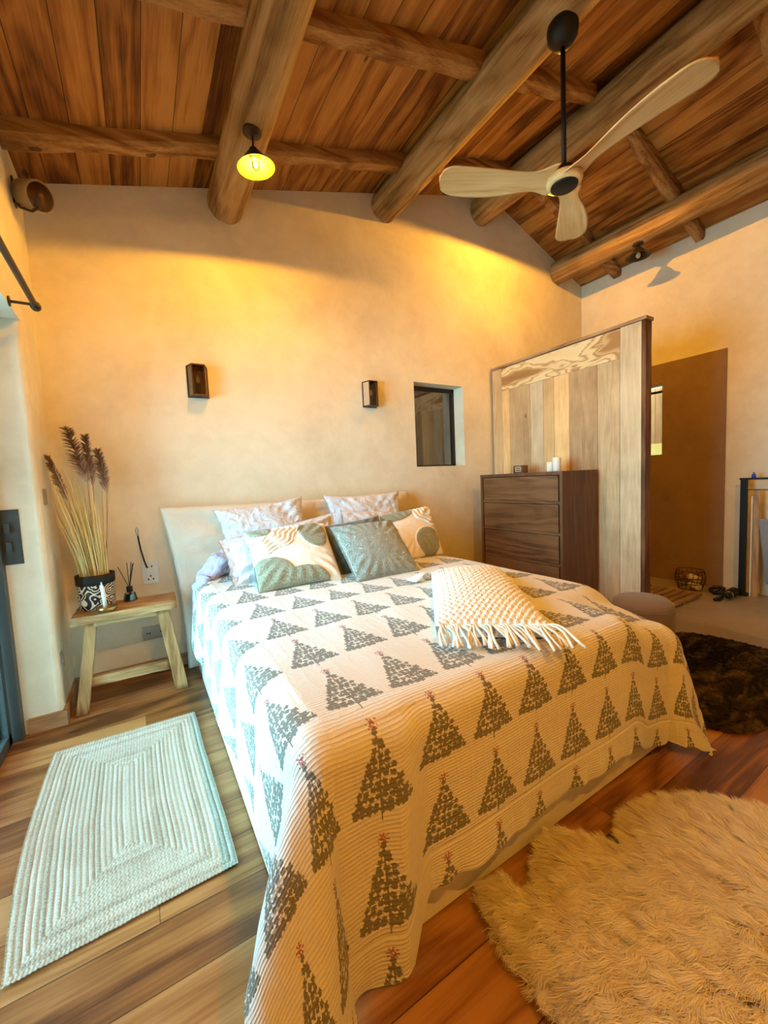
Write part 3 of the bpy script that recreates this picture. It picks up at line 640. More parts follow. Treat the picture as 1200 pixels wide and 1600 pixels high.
cc_ = t.ramp(t.math('ADD', nf_, t.math('MULTIPLY', t.math('SUBTRACT', fi_, .5), .06)), [(.30, (.40, .19, .05)), (.37, (.48, .24, .07)), (.385, (.82, .60, .30)), (.50, (.86, .66, .36)), (.515, (.50, .26, .08)), (.53, (.84, .62, .33)), (.555, (.82, .60, .30)), (.57, (.42, .20, .06)), (.585, (.70, .46, .20)), (.62, (.44, .22, .07)), (.8, (.36, .17, .05))]); t.base(cc_, .6); t.bump(fi_, .2, .004)
for c_ in scn.children:
    if c_.name.startswith('top_plank'): c_.data.materials[0] = t.m
cap = wood('cap_wood', (.14, .07, .03), (.34, .20, .10), (.5, .33, .18), 'y', 'obj', ring=10, rough=.7, bump=.5)
b = BM(); box(b, SX0-.015, SX1+.01, SYA-.04, SYB+.01, 2.462, 2.487); obj('cap_rail', b, cap, scn, bevel=.004)

# ------------------------------------------------------------------ ottoman
ox, oy = 2.885, 1.40
ot = empty('ottoman', (ox, oy, 0), 'round taupe fabric ottoman with thin black legs beside the bed foot', 'ottoman')
b = BM(); lathe(b, [(.0, .17), (.158, .17), (.178, .185), (.185, .21), (.186, .36), (.178, .395), (.150, .418), (.09, .428), (.0, .43)], (ox, oy, 0), 56, False); obj('cushion', b, MAT['otto'], ot, True)
b = BM(); tube(b, [(ox+.186*math.cos(a), oy+.186*math.sin(a), .362) for a in np.linspace(0, 2*PI, 57)], .003, 6, False); obj('piping', b, MAT['otto'], ot, True)
for a in (20, 110, 200, 290):
    a = math.radians(a-35); b = BM(); tube(b, [(ox+.15*math.cos(a), oy+.15*math.sin(a), .172), (ox+.175*math.cos(a), oy+.175*math.sin(a), .016)], .008, 8); obj('leg', b, MAT['black'], ot, True)

# ------------------------------------------------------------------ bed
BX0, BX1, BY0, BY1 = .265, 2.10, .885, 3.10
bed = empty('bed', ((BX0+BX1)/2, 2.0, 0), 'large double bed with cream upholstered base and slouchy cream headboard', 'bed')
b = BM(); box(b, BX0, BX1, BY0, BY1, .012, .36); obj('base', b, MAT['basefab'], bed, bevel=.02, seg=4)
b = BM(); prism(b, [(BX0+.01, BY1, .36), (BX0+.01, BY0+.03, .36), (1.84, BY0+.03, .36), (1.99, 1.02, .36), (BX1-.03, 1.25, .36), (BX1-.03, BY1, .36)], (0, 0, .215)); obj('mattress', b, MAT['sheet'], bed, bevel=.06, seg=4)

def pillow(name, BL, BR, TL, TR, thick, mat, parent=None, back=.8, pinch=.06, seed=0, n=56, wr=.006, wrs=9, power=.42, attrfn=None, dispfn=None, flange=0):
    BL, BR, TL, TR = map(lambda q: np.array(q, float), (BL, BR, TL, TR))
    g = np.linspace(-1, 1, n); S, T = np.meshgrid(g, g, indexing='ij')
    S = np.sign(S)*np.abs(S)**.85; T = np.sign(T)*np.abs(T)**.85
    s2 = S*(1-pinch*(1-T**2)); t2 = T*(1-pinch*(1-S**2))
    a, c = (s2+1)/2, (t2+1)/2
    base = (1-a)[..., None]*(1-c)[..., None]*BL + a[..., None]*(1-c)[..., None]*BR + (1-a)[..., None]*c[..., None]*TL + a[..., None]*c[..., None]*TR
    nrm = np.cross(BR-BL, TL-BL); nrm /= np.linalg.norm(nrm)
    lim = 1-flange
    s3, t3 = np.clip(S/lim, -1, 1), np.clip(T/lim, -1, 1)
    puff = ((1-s3**2)*(1-t3**2))**power
    e = np.minimum(1-np.abs(S), 1-np.abs(T))
    wrk = vnoise(np.stack([S, T], -1), wrs, seed, 3)*wr*np.clip(e*6, .15, 1)
    # radiating corner creases
    ang = np.arctan2(T, S); rr = np.hypot(S, T); crease = np.sin(ang*22+seed)*np.clip(rr-.55, 0, 1)*.012*np.clip(e*5, 0, 1)
    disp = puff*thick + wrk + crease
    if dispfn is not None: disp = disp + dispfn(S, T)
    Fv = base + nrm*disp[..., None]; Bv = base - nrm*(puff*thick*back+.0015)[..., None]
    V = np.concatenate([Fv.reshape(-1, 3), Bv.reshape(-1, 3)]); V[:, 1] = np.minimum(V[:, 1], D-.004)
    F = np.concatenate([gridfaces(n, n), gridfaces(n, n, n*n)[:, ::-1]])
    i = np.arange(n*n).reshape(n, n); rim = np.concatenate([i[:, 0], i[-1, 1:], i[:-1, -1][::-1], i[0, 1:-1][::-1]]); rn = np.roll(rim, -1)
    F = np.concatenate([F, np.stack([rim+n*n, rim, rn, rn+n*n], -1)])
    at = None
    if attrfn is not None:
        at = {}
        for k, f in attrfn.items():
            v = f(S, T); at[k] = np.concatenate([v.ravel(), np.zeros(n*n)])
    return npmesh(name, V, F, mat, parent, attrs=at)
# headboard: a big loose linen cushion slab, front view left edge slanting in towards the floor
hbm = pillow('headboard', (.20, 3.185, -.0), (2.235, 3.185, 0.0), (.105, 3.215, 1.185), (2.22, 3.215, 1.20), .085, MAT['linen'], bed, back=.8, pinch=.035, seed=4, n=110, wr=.020, wrs=8, power=.22)

# --- coverlet with its woven tree print
def tree_tile(res=.001, pw=.2, ph=.295):
    W_, H_ = int(pw/res), int(ph/res); yy, xx = np.meshgrid(np.arange(H_)*res, np.arange(W_)*res-pw/2, indexing='ij')
    tr = np.zeros((H_, W_)); st = np.zeros((H_, W_)); r_ = np.random.default_rng(5)
    def blob(cx, cy, a, bb, rot):
        dx, dy = xx-cx, yy-cy; u = dx*math.cos(rot)+dy*math.sin(rot); v = -dx*math.sin(rot)+dy*math.cos(rot); return (u/a)**2+(v/bb)**2 < 1
    def seg(x0, y0, x1, y1, w):
        dx, dy = x1-x0, y1-y0; L2 = dx*dx+dy*dy; t_ = np.clip(((xx-x0)*dx+(yy-y0)*dy)/L2, 0, 1); return (xx-x0-t_*dx)**2+(yy-y0-t_*dy)**2 < w*w
    # star
    for k in range(8):
        a = k*PI/4+.2; st[seg(.004*math.cos(a), .016+.004*math.sin(a), .014*math.cos(a), .016+.014*math.sin(a), .0013)] = 1
        st[blob(.0145*math.cos(a), .016+.0145*math.sin(a), .0024, .0024, 0)] = 1
    tr[seg(0, .022, 0, .262, .0016)] = 1
    y = .036; row = 0
    while y < .232:
        w = .006+.081*((y-.03)/.200); nb = max(1, int(round(2*w/.0185)))
        for j in range(nb):
            x = (-w+2*w*(j+.5)/nb)+r_.normal()*.0010+(.003 if row % 2 else -.003)*(nb > 2); yc = y+r_.normal()*.0022+.010*(1-abs(x)/.09)*(y/.23)
            big = 1.35 if (r_.random() < .10 or (row in (7, 9) and j in (0, nb-1))) else 1.0; a0 = r_.uniform(0, 6.28); rr = .0053*big
            for k in range(5):
                an = a0+k*2*PI/5; tr[blob(x+rr*math.cos(an), yc+rr*math.sin(an), rr*.82, rr*.50, an)] = 1
            tr[blob(x, yc, rr*.6, rr*.6, 0)] = 1
            if row % 2 == 0: tr[seg(x, yc, x*.72, yc-.013, .0008)] = 1
        y += .0172; row += 1
    for sg in (-1, 1):
        tr[seg(0, .232, sg*.080, .216, .0013)] = 1
        for j in range(6):
            x = sg*(.014+.0125*j); y0 = .232-.016*(j*.0125+.014)/.08
            for dy in (-1, 1): tr[blob(x+sg*.003, y0+dy*.006,   .0048, .0024, sg*dy*.9)] = 1
    def blur(a):
        for _ in range(2): a = (a+np.roll(a, 1, 0)+np.roll(a, -1, 0)+np.roll(a, 1, 1)+np.roll(a, -1, 1))/5
        return a
    return blur(tr), blur(st)
TR_, ST_ = tree_tile()
def sample(tile, u, v, pw=.2, ph=.295):
    H_, W_ = tile.shape; x = np.mod(u, pw)/pw*W_-.5; y = np.mod(v, ph)/ph*H_-.5
    x0 = np.floor(x).astype(int); y0 = np.floor(y).astype(int); fx, fy = x-x0, y-y0
    g = lambda a, b_: tile[b_ % H_, a % W_]
    return (g(x0, y0)*(1-fx)+g(x0+1, y0)*fx)*(1-fy)+(g(x0, y0+1)*(1-fx)+g(x0+1, y0+1)*fx)*fy
def sm(a, b_, x): t_ = np.clip((x-a)/(b_-a), 0, 1); return t_*t_*(3-2*t_)
CX0, CX1, CYF, CZ = .335, 1.965, .93, .695
LA, LB, LR = .47, .635, .46
st = .0042
U = np.arange(CX0-LA, CX1+LR, st); Vc = np.arange(CYF-LB-.10, 2.99, st)
UU, VV = np.meshgrid(U, Vc, indexing='ij')
# the front hem is ~.10 longer at the left corner where the cloth slides down
A_l = np.maximum(CX0-UU, 0); A_r = np.maximum(UU-CX1, 0); A = A_l+A_r
Bq = np.maximum(CYF-VV, 0)
ext = 1 - .16*(1-sm(.50, .62, UU))*0
Bf = Bq*LB/(LB+.10*sm(.46, .60, UU))      # compress so the hem is shorter right of the corner fold
hem = .165*(1-sm(.50, .61, UU))
Bf = Bq*(LB-.055+hem)/(LB+.10)
S_ = np.hypot(A, Bf); TH = np.arctan2(Bf, A+1e-9)
rr_ = .085+np.where(A_r > 0, .085*np.cos(TH), 0)
def prof(s, tilt):
    arc = rr_*PI/2; q = np.minimum(s, arc)/rr_; out = rr_*np.sin(q); dn = rr_*(1-np.cos(q)); rest = np.maximum(s-arc, 0)
    return out+rest*np.sin(tilt), dn+rest*np.cos(tilt)
mid = np.sin(2*TH)
tilt = np.radians(2.0) + np.radians(26)*mid**1.5*(A_l > 0) + np.radians(14)*mid**2*(A_r > 0)
# side hang flares a bit on the left; loose waves
tilt = tilt + np.radians(3)*(A > 0) + np.radians(1.3)*np.sin(UU*9+.6)*(Bf > 0)*(A == 0) + np.radians(2.2)*np.sin(VV*7+1)*(A > 0)
out, dn = prof(S_, tilt)
fold = .034*np.sin(TH*6.2-1.0)*mid*np.clip((S_-.12)/.4, 0, 1.3)*(A > 0)
out = out+fold
ux = np.where(A_l > 0, -1, 1)*np.cos(TH)*(S_ > 0); uy = -np.sin(TH)*(S_ > 0)
X = np.clip(UU, CX0, CX1)+ux*out; Y = np.maximum(VV, CYF)+uy*out
rc_ = np.hypot(np.clip(UU-1.62, 0, .36), np.clip(1.30-VV, 0, .37))*sm(1.62, 1.80, UU)*sm(1.30, 1.12, VV)
Z = CZ-dn-.105*np.clip(rc_/.50, 0, 1)**1.6
# fold ridge where the long corner laps over the front
ridge = np.exp(-((UU-.50-.05*(1-Bf/.6))/.045)**2)*np.clip(Bf/.35, 0, 1)*(Bf > 0); Y = Y-.030*ridge
Z = Z + .012*vnoise(np.stack([UU, VV], -1), 4.5, 3)*(S_ < .05) + .020*np.exp(-((UU-1.2)/.8)**2)*np.clip((VV-CYF)/.5, 0, 1)*(S_ == 0)
wv_ = .006*vnoise(np.stack([UU, VV, Z], -1), 12, 8)
X = X+wv_*ux; Y = Y+wv_*uy; Z = Z+wv_*.6*(S_ == 0)
# crinkled hem band and seam line
hd = np.minimum.reduce([np.abs(UU-U[0])+9*(VV > 9), U[-1]-UU, VV-Vc[0]])
Z = Z+.004*np.sin(UU*45+2*np.sin(VV*40))*np.clip(1-hd/.05, 0, 1)
Y = Y-.005*np.sin(UU*41+1.7*np.sin(UU*19))*np.clip(1-hd/.12, 0, 1)*(Bf > 0)
Y = Y+.004*np.exp(-((VV-Vc[0]-.135)/.005)**2)*(Bf > 0)
Z = np.maximum(Z, .014+.006*np.sin(UU*40))
tu = UU-.56-.10+.1; tv = (CYF-.06)-VV
ph0 = .295
trv = sample(TR_, UU-.56, tv+.022+ph0*10); stv = sample(ST_, UU-.56, tv+.022+ph0*10)
nu, nv = UU.shape
t = NT('tree_coverlet'); a1 = t.add('ShaderNodeAttribute', attribute_name='tree').outputs['Fac']; a2 = t.add('ShaderNodeAttribute', attribute_name='star').outputs['Fac']
uvn = t.add('ShaderNodeAttribute', attribute_name='cloth').outputs['Vector']; sp_ = t.add('ShaderNodeSeparateXYZ', i_0=uvn)
P = t.coord('obj')
c = t.mix(t.math('MULTIPLY', t.math('GREATER_THAN', a1, .42), .95), (.70, .665, .61), (.165, .155, .125))
c = t.mix(t.math('MULTIPLY', t.math('GREATER_THAN', a2, .40), .9), c, (.34, .10, .10)); t.base(c, .9, spec=.15)
wob = t.noise(uvn, 16, 3)
r1 = t.math('SINE', t.math('ADD', t.math('MULTIPLY', sp_.outputs[1], 2*PI/.0115), t.math('MULTIPLY', wob, 5)))
r1 = t.math('POWER', t.math('ABSOLUTE', t.math('SINE', t.math('ADD', t.math('MULTIPLY', sp_.outputs[1], PI/.0115), t.math('MULTIPLY', wob, 2.5)))), .6)
seamx = t.math('POWER', t.math('ABSOLUTE', t.math('SINE', t.math('ADD', t.math('MULTIPLY', sp_.outputs[0], PI/.052), t.math('MULTIPLY', wob, 2.0)))), .12)
h = t.math('ADD', t.math('MULTIPLY', r1, .7), t.math('ADD', t.math('MULTIPLY', seamx, .8), t.math('MULTIPLY', t.noise(uvn, 45, 3, .6), .9)))
t.bump(h, .6, .0045); t.b.inputs['Sheen Weight'].default_value = .15; MAT['cover'] = t.m
cov = npmesh('coverlet', np.stack([X, Y, Z], -1).reshape(-1, 3), gridfaces(nu, nv)[:, ::-1], MAT['cover'], None,
             attrs={'tree': trv.ravel(), 'star': stv.ravel(), 'cloth': np.stack([UU, VV, UU*0], -1).reshape(-1, 3)})
tag(cov, 'white quilted coverlet printed with rows of grey fir trees, draped over the bed', 'coverlet')

# --- bed linen
def crumple(name, pts, mat, label, cat, seed, amp=.02):
    """thick rumpled cloth lobe through a list of (centre, rx, rz)"""
    n, k = 60, 40; V = []
    cs = np.array([p[0] for p in pts], float); q = np.linspace(0, len(pts)-1, n); i0 = np.clip(q.astype(int), 0, len(pts)-2); f = (q-i0)[:, None]
    f = f*f*(3-2*f); C_ = cs[i0]*(1-f)+cs[i0+1]*f; rx = np.interp(q, range(len(pts)), [p[1] for p in pts]); rz = np.interp(q, range(len(pts)), [p[2] for p in pts])
    T = np.gradient(C_, axis=0); T /= np.linalg.norm(T, axis=1, keepdims=True); nx = np.cross(T, [0, 1., 0.12]); nx /= np.linalg.norm(nx, axis=1, keepdims=True); nz = np.cross(nx, T)
    th = np.linspace(0, 2*PI, k, endpoint=False)
    P = C_[:, None]+nx[:, None]*(rx[:, None]*np.cos(th))[..., None]+nz[:, None]*(rz[:, None]*np.sin(th))[..., None]
    dirv = P-C_[:, None]; dirv /= np.linalg.norm(dirv, axis=2, keepdims=True)+1e-9
    P = P+dirv*(np.abs(vnoise(P, 30, seed))[..., None])*amp - dirv*amp*.3
    i = np.arange(n*k).reshape(n, k); j = np.roll(i, -1, 1); F = np.stack([i[:-1], j[:-1], j[1:], i[1:]], -1).reshape(-1, 4)
    o = npmesh(name, P.reshape(-1, 3), F, mat); return tag(o, label, cat)
crumple('duvet', [((.30, 2.80, .50), .012, .02), ((.285, 2.85, .58), .05, .07), ((.33, 2.90, .70), .06, .10), ((.42, 2.93, .79), .07, .10), ((.50, 2.98, .82), .05, .06), ((.6, 3.0, .80), .01, .01)], MAT['lavender'], 'rumpled pale lavender duvet edge spilling off the left side by the headboard', 'duvet', 6, .035)

WH = MAT['sheet']
def pil(name, *a, label=None, cat='pillow', group=None, **k):
    o = pillow(name, *a, **k); return tag(o, label, cat, group)
gp = 'white pillows leaning on the headboard'
pil('pillow', (.47, 2.86, .69), (1.12, 2.88, .69), (.425, 3.06, 1.150), (1.10, 3.07, 1.215), .085, WH, label='large white pillow against the left half of the headboard', group=gp, pinch=.12, seed=1, wr=.018)
pil('pillow', (1.28, 2.88, .69), (2.00, 2.88, .69), (1.265, 3.06, 1.205), (2.03, 3.08, 1.205), .085, WH, label='large white pillow against the right half of the headboard', group=gp, pinch=.12, seed=2, wr=.018)
pil('pillow', (.43, 2.50, .70), (1.20, 2.60, .70), (.395, 2.74, .965), (1.275, 2.86, 1.075), .085, WH, label='white pillow in the second row behind the left tufted cushion', group=gp, pinch=.05, seed=3, wr=.018, flange=.10)
pil('pillow', (1.27, 2.70, .71), (1.92, 2.74, .71), (1.36, 2.93, 1.085), (1.98, 2.95, 1.02), .055, WH, label='white pillow in the second row behind the right tufted cushion', group=gp, pinch=.07, seed=4, wr=.018)

# tufted patterned cushions
def ell(S, T, cx, cy, a, b_, rot=0, wob=.0, sd=0):
    dx, dy = S-cx, T-cy; u = dx*math.cos(rot)+dy*math.sin(rot); v = -dx*math.sin(rot)+dy*math.cos(rot); an = np.arctan2(v, u)
    return 1-np.hypot(u/a, v/b_)+wob*np.sin(3*an+sd)
def g1_green(S, T): return np.clip(np.maximum.reduce([ell(S, T, -.70, .92, .30, .34), ell(S, T, .56, .52, .40, .58, .12, .03), ell(S, T, -.72, -.66, .62, .52, -.3), ell(S, T, .0, -.98, .72, .42, .06)])*4, 0, 1)
def g1_line(S, T):
    r = np.hypot((S+.75)/1.0, (T-.95)/1.0)+.045*np.sin(np.arctan2(T-.95, S+.75)*9); m = (r > .42) & (r < .98) & (S < .35)
    return np.clip((np.sin((r-.42)*2*PI/.135)+.2)*1.5, 0, 1)*m
def g3_green(S, T): return np.clip(np.maximum.reduce([ell(S, T, -.55, .85, .72, .34, .05), ell(S, T, .42, -.50, .52, .58, .1, .03), ell(S, T, -.9, .1, .25, .3)])*4, 0, 1)
def g3_line(S, T):
    r = np.hypot(S-1.0, T-1.0)+.04*np.sin(np.arctan2(T-1, S-1)*8); m = (r > .25) & (r < .95)
    return np.clip((np.sin((r-.2)*2*PI/.16)+.2)*1.5, 0, 1)*m
t = NT('tufted_cushion'); g = t.add('ShaderNodeAttribute', attribute_name='green').outputs['Fac']; l_ = t.add('ShaderNodeAttribute', attribute_name='line').outputs['Fac']; P = t.coord('obj')
nn = t.noise(P, 130, 3, .7); gc = t.ramp(nn, [(.3, (.13, .135, .075)), (.7, (.44, .44, .32))])
c = t.mix(t.math('GREATER_THAN', g, .25), (.80, .72, .60), gc); t.base(c, .95, spec=.1)
t.bump(t.math('ADD', t.math('MULTIPLY', nn, t.math('ADD', t.math('MULTIPLY', g, 1.0), .12)), t.math('MULTIPLY', l_, .6)), .9, .008); t.b.inputs['Sheen Weight'].default_value = .3; MAT['tuft'] = t.m
pil('cushion', (.518, 2.244, .700), (1.035, 2.25, .700), (.545, 2.65, 1.002), (1.085, 2.62, 1.020), .075, MAT['tuft'], label='cream cushion with tufted green blobs and wavy ridges, left front of the bed pillows', cat='cushion', group='tufted green and cream cushions', pinch=.035, seed=5, n=150, wr=.003,
    attrfn={'green': g1_green, 'line': g1_line}, dispfn=lambda S, T: .010*np.clip(g1_green(S, T)*2, 0, 1)+.012*g1_line(S, T))
pil('cushion', (1.52, 2.44, .70), (2.02, 2.46, .70), (1.585, 2.70, 1.020), (2.115, 2.76, 1.062), .07, MAT['tuft'], label='cream cushion with tufted green patches at the right end of the bed pillows', cat='cushion', group='tufted green and cream cushions', pinch=.035, seed=6, n=150, wr=.003,
    attrfn={'green': g3_green, 'line': g3_line}, dispfn=lambda S, T: .010*np.clip(g3_green(S, T)*2, 0, 1)+.012*g3_line(S, T))
pil('cushion', (1.06, 2.33, .70), (1.53, 2.40, .70), (1.065, 2.60, 1.002), (1.555, 2.66, 1.036), .055, MAT['velvet_dark'], label='dark olive velvet cushion behind the sage cushion in the middle', cat='cushion', pinch=.05, seed=7, wr=.004)
t = NT('crushed_velvet'); P = t.coord('obj'); n1 = t.noise(P, 13, 3, .5, 2.2); fr = t.math('ABSOLUTE', t.math('SINE', t.math('MULTIPLY', n1, 34)))
t.base(t.ramp(fr, [(.0, (.12, .14, .11)), (1, (.33, .37, .29))]), .55, spec=.4); t.b.inputs['Sheen Weight'].default_value = .8; t.bump(fr, .9, .008); MAT['sage'] = t.m
pil('cushion', (1.055, 2.09, .70), (1.525, 2.10, .70), (1.045, 2.43, 1.008), (1.53, 2.44, 1.014), .075, MAT['sage'], label='square sage green crushed velvet cushion in front of the others', cat='cushion', pinch=.04, seed=8, wr=.003, n=90)

# --- macrame cushion lying on the bed
def macrame():
    A_, B_, C_, D_ = np.array([.905, 1.165, .735]), np.array([1.255, .925, .725]), np.array([1.80, 1.68, .735]), np.array([1.43, 1.86, .735])   # near-left, near-right, far-right, far-left
    nu_, nv_ = 190, 300; s, q = np.meshgrid(np.linspace(0, 1, nu_), np.linspace(0, 1, nv_), indexing='ij')
    base = ((1-s)*(1-q))[..., None]*A_+(s*(1-q))[..., None]*B_+(s*q)[..., None]*C_+((1-s)*q)[..., None]*D_
    wS, wQ = .42, .85
    puff = .085*((1-(2*s-1)**2)*(1-(2*q-1)**2)+1e-6)**.45
    uu, vv = s*wS, q*wQ; cs_, rs = .026, .021
    row = np.floor(vv/rs); fx = np.mod(uu/cs_+.5*np.mod(row, 2), 1)-.5; fy = np.mod(vv/rs, 1)-.5
    knot = np.clip(1-(fx/.42)**2-(fy/.48)**2, 0, 1)**.5*(.75+.25*np.sin(fx*14+fy*10*np.where(np.mod(row, 2) > 0, 1, -1)))
    band = ((q > .80) & (q < .90)); knot = np.where(band, (np.abs(np.mod(uu/.012, 1)-.5) < .3)*.6, knot)
    edge = np.exp(-(q/.02)**2)
    h = puff+.0125*knot+.012*edge
    P_ = base+np.array([0, 0, 1.0])*h[..., None]
    Bt = base+np.array([0, 0, -.030])
    V = np.concatenate([P_.reshape(-1, 3), Bt.reshape(-1, 3)])
    F = np.concatenate([gridfaces(nu_, nv_), gridfaces(nu_, nv_, nu_*nv_)[:, ::-1]])
    i = np.arange(nu_*nv_).reshape(nu_, nv_); rim = np.concatenate([i[:, 0], i[-1, 1:], i[:-1, -1][::-1], i[0, 1:-1][::-1]]); rn = np.roll(rim, -1)
    F = np.concatenate([F, np.stack([rim+nu_*nv_, rim, rn, rn+nu_*nv_], -1)])
    o = npmesh('macrame_cushion', V, F, MAT['macrame']); tag(o, 'chunky ivory knotted macrame cushion with long fringe lying on the coverlet', 'cushion')
    # fringe cords along the near edge and a tail at the far-left corner
    for k in range(46):
        bm = BM()
        f = (k+.5)/46; p0 = A_*(1-f)+B_*f; p0 = p0+np.array([0, 0, .018]); dirv = np.array([-.10+.16*f, -.13+.05*f*0, 0])*rng.uniform(.75, 1.1); dirv = np.array([-.075+.05*f+rng.normal()*.02, -.125+rng.normal()*.015, 0])*(.75+.35*f)
        pts = []
        for j in range(6):
            u = j/5; p = p0+dirv*u+np.array([.010*math.sin(u*5+k), 0, .020*math.sin(u*PI)-.012*u])
            yy = p[1]; zmin = CZ+.012 if yy > CYF+.0 else CZ+.012-(.085-math.sqrt(max(0, .085**2-min(.085, CYF-yy)**2)))
            p[2] = max(p[2]-.02*u, zmin); pts.append(tuple(p))
        tube(bm, pts, [.0045, .0048, .0045, .0045, .005, .0062], 6); obj('fringe_cord', bm, MAT['macrame'], o, True)
    for k in range(8):
        p0 = D_+np.array([-.02, 0, .01]); an = 2.75+.12*k; pts = [tuple(p0+np.array([math.cos(an)*.028*j, math.sin(an)*.02*j+.0, -.002*j+.01*math.sin(j)])) for j in range(6)]
        pts = [(p[0], p[1], max(p[2], CZ+.02)) for p in pts]; bm = BM(); tube(bm, pts, .0045, 6); obj('fringe_cord', bm, MAT['macrame'], o, True)
macrame()

# ------------------------------------------------------------------ rugs
# braided jute rug, concentric rounded rectangles
RX0, RX1, RY0, RY1 = -.455, .182, 1.385, 2.53
gs = .0032; gu = np.arange(-.335, .3351, gs); gv = np.arange(-.585, .5851, gs); GU, GV = np.meshgrid(gu, gv, indexing='ij')
dd = np.minimum(.33-np.abs(GU), .578-np.abs(GV)); bandw = .0185
k_ = dd/bandw; fr_ = np.mod(k_, 1)-.5; along = np.where(.33-np.abs(GU) < .578-np.abs(GV), GV, GU)
ch_ = np.sin((along+np.abs(fr_)*.018*np.where(np.mod(np.floor(k_), 2) > 0, 1, 1))*2*PI/.0125)
hz = .004+.009*np.sqrt(np.clip(1-(fr_/.5)**2, 0, 1))*(.78+.22*ch_)+.0015*vnoise(np.stack([GU, GV], -1), 60, 4)
cxr, cyr = (RX0+RX1)/2, (RY0+RY1)/2
wob = .006*vnoise(np.stack([GU, GV], -1), 6, 9)
# slightly skewed on the floor: far end leans left, edges measured from the photograph's plan
fx_ = (GU/.335+1)/2; fy_ = (GV/.585+1)/2
xl = -.418+(-.476+.418)*fy_-.03*np.sin(fy_*PI); xr_ = .188+(.170-.188)*fy_; yl = 1.375+(2.540-1.375)*fy_; yr = 1.390+(2.522-1.39)*fy_
Xr = xl*(1-fx_)+xr_*fx_+wob; Yr = yl*(1-fx_)+yr*fx_+wob*.5
t = NT('jute_braid'); a = t.add('ShaderNodeAttribute', attribute_name='row').outputs['Fac']; P = t.coord('obj')
wn = t.add('ShaderNodeTexWhiteNoise', noise_dimensions='1D'); t.set(wn, 'W', t.math('FLOOR', a))
f = t.math('ADD', t.math('MULTIPLY', wn.outputs[0], .2), t.math('ADD', t.math('MULTIPLY', t.noise(P, 240, 2, .6), .75), t.math('MULTIPLY', t.noise(P, 5, 3), .25)))
t.base(t.ramp(f, [(.30, (.26, .21, .15)), (.60, (.48, .42, .33)), (.85, (.62, .57, .49))]), .95, spec=.1); t.bump(t.noise(P, 420, 2), .5, .003); MAT['jute'] = t.m
V = np.stack([Xr, Yr, hz], -1).reshape(-1, 3)
jr = npmesh('jute_rug', V, gridfaces(*GU.shape), MAT['jute'], None, attrs={'row': k_.ravel()}); tag(jr, 'rectangular pale braided jute rug on the oak floor left of the bed', 'rug')

def fur(name, rootname, inside, bbox, n, length, width, mat, label, cat, flow, seed, clump=.02, base_mat=None, hump=.02, basez=.006, lift=.5, fill=None):
    r_ = np.random.default_rng(seed)
    x0, x1, y0, y1 = bbox; pts = np.stack([r_.uniform(x0, x1, n*4), r_.uniform(y0, y1, n*4)], -1); sd = inside(pts[:, 0], pts[:, 1]); pts = pts[sd > 0][:n]; sd = inside(pts[:, 0], pts[:, 1]); n = len(pts)
    # hide
    g = .02; gx, gy = np.meshgrid(np.arange(x0, x1, g), np.arange(y0, y1, g), indexing='ij'); s = inside(gx, gy)
    idx = gridfaces(*gx.shape); keep = (s.ravel()[idx] > 0).all(1); idx = idx[keep]; used = np.unique(idx); remap = -np.ones(gx.size, int); remap[used] = np.arange(len(used))
    hz_ = basez+hump*np.clip(s/.12, 0, 1)**.6
    Vh = np.stack([gx, gy, hz_], -1).reshape(-1, 3)[used]; root = npmesh(rootname, Vh, remap[idx], base_mat or mat, attrs={'tone': np.full(len(used), .3)}); tag(root, label, cat)
    # clumps
    cc = np.stack([r_.uniform(x0, x1, 2600), r_.uniform(y0, y1, 2600)], -1)
    cell = clump; key = {}
    cid = np.zeros(n, int)
    for a0 in range(0, n, 4000):
        d = ((pts[a0:a0+4000, None]-cc[None])**2).sum(2); cid[a0:a0+4000] = d.argmin(1)
    cd_ = cc[cid]; ctone = r_.uniform(0, 1, len(cc))[cid]; cang = r_.normal(0, .32, len(cc))[cid]
    fl = flow(pts[:, 0], pts[:, 1])+cang+r_.normal(0, .22, n); L = length*r_.uniform(.65, 1.15, n)*(.6+.4*np.clip(sd/.05, 0, 1))
    k = 5; q = np.linspace(0, 1, k)
    dirv = np.stack([np.cos(fl), np.sin(fl)], -1)
    # strands converge towards the clump axis
    P = np.zeros((n, k, 3)); h0 = basez+hump*np.clip(sd/.12, 0, 1)**.6
    for i, u in enumerate(q):
        xy = pts*(1-.38*u**1.2)+cd_*.38*u**1.2+dirv*(L*u**1.25)[:, None]+np.stack([-dirv[:, 1], dirv[:, 0]], -1)*(.006*np.sin(u*7+cid*1.3))[:, None]
        P[:, i, :2] = xy; P[:, i, 2] = h0+lift*L*np.sin(u*PI*.62)*(.75+.35*ctone)
    P[:, :, 2] = np.maximum(P[:, :, 2], .004)
    T = np.gradient(P, axis=1); T /= np.linalg.norm(T, axis=2, keepdims=True)+1e-9; a = r_.normal(size=(n, 1, 3))*.5+np.array([0, 0, .0]); S = np.cross(T, a+np.array([0, 0, 1.0])); S /= np.linalg.norm(S, axis=2, keepdims=True)+1e-9
    wv2 = width*np.array([1, 1, .85, .6, .15])[None, :, None]
    V = np.stack([P-S*wv2, P+S*wv2], 2).reshape(-1, 3); ii = np.arange(n*k*2).reshape(n, k, 2)
    F = np.stack([ii[:, :-1, 0], ii[:, :-1, 1], ii[:, 1:, 1], ii[:, 1:, 0]], -1).reshape(-1, 4)
    tone = np.repeat(np.clip(ctone*.5+r_.uniform(0, .5, n), 0, 1), k*2)
    o = npmesh(name, V, F, mat, root, attrs={'tone': tone}); o['kind'] = 'stuff'
    return root
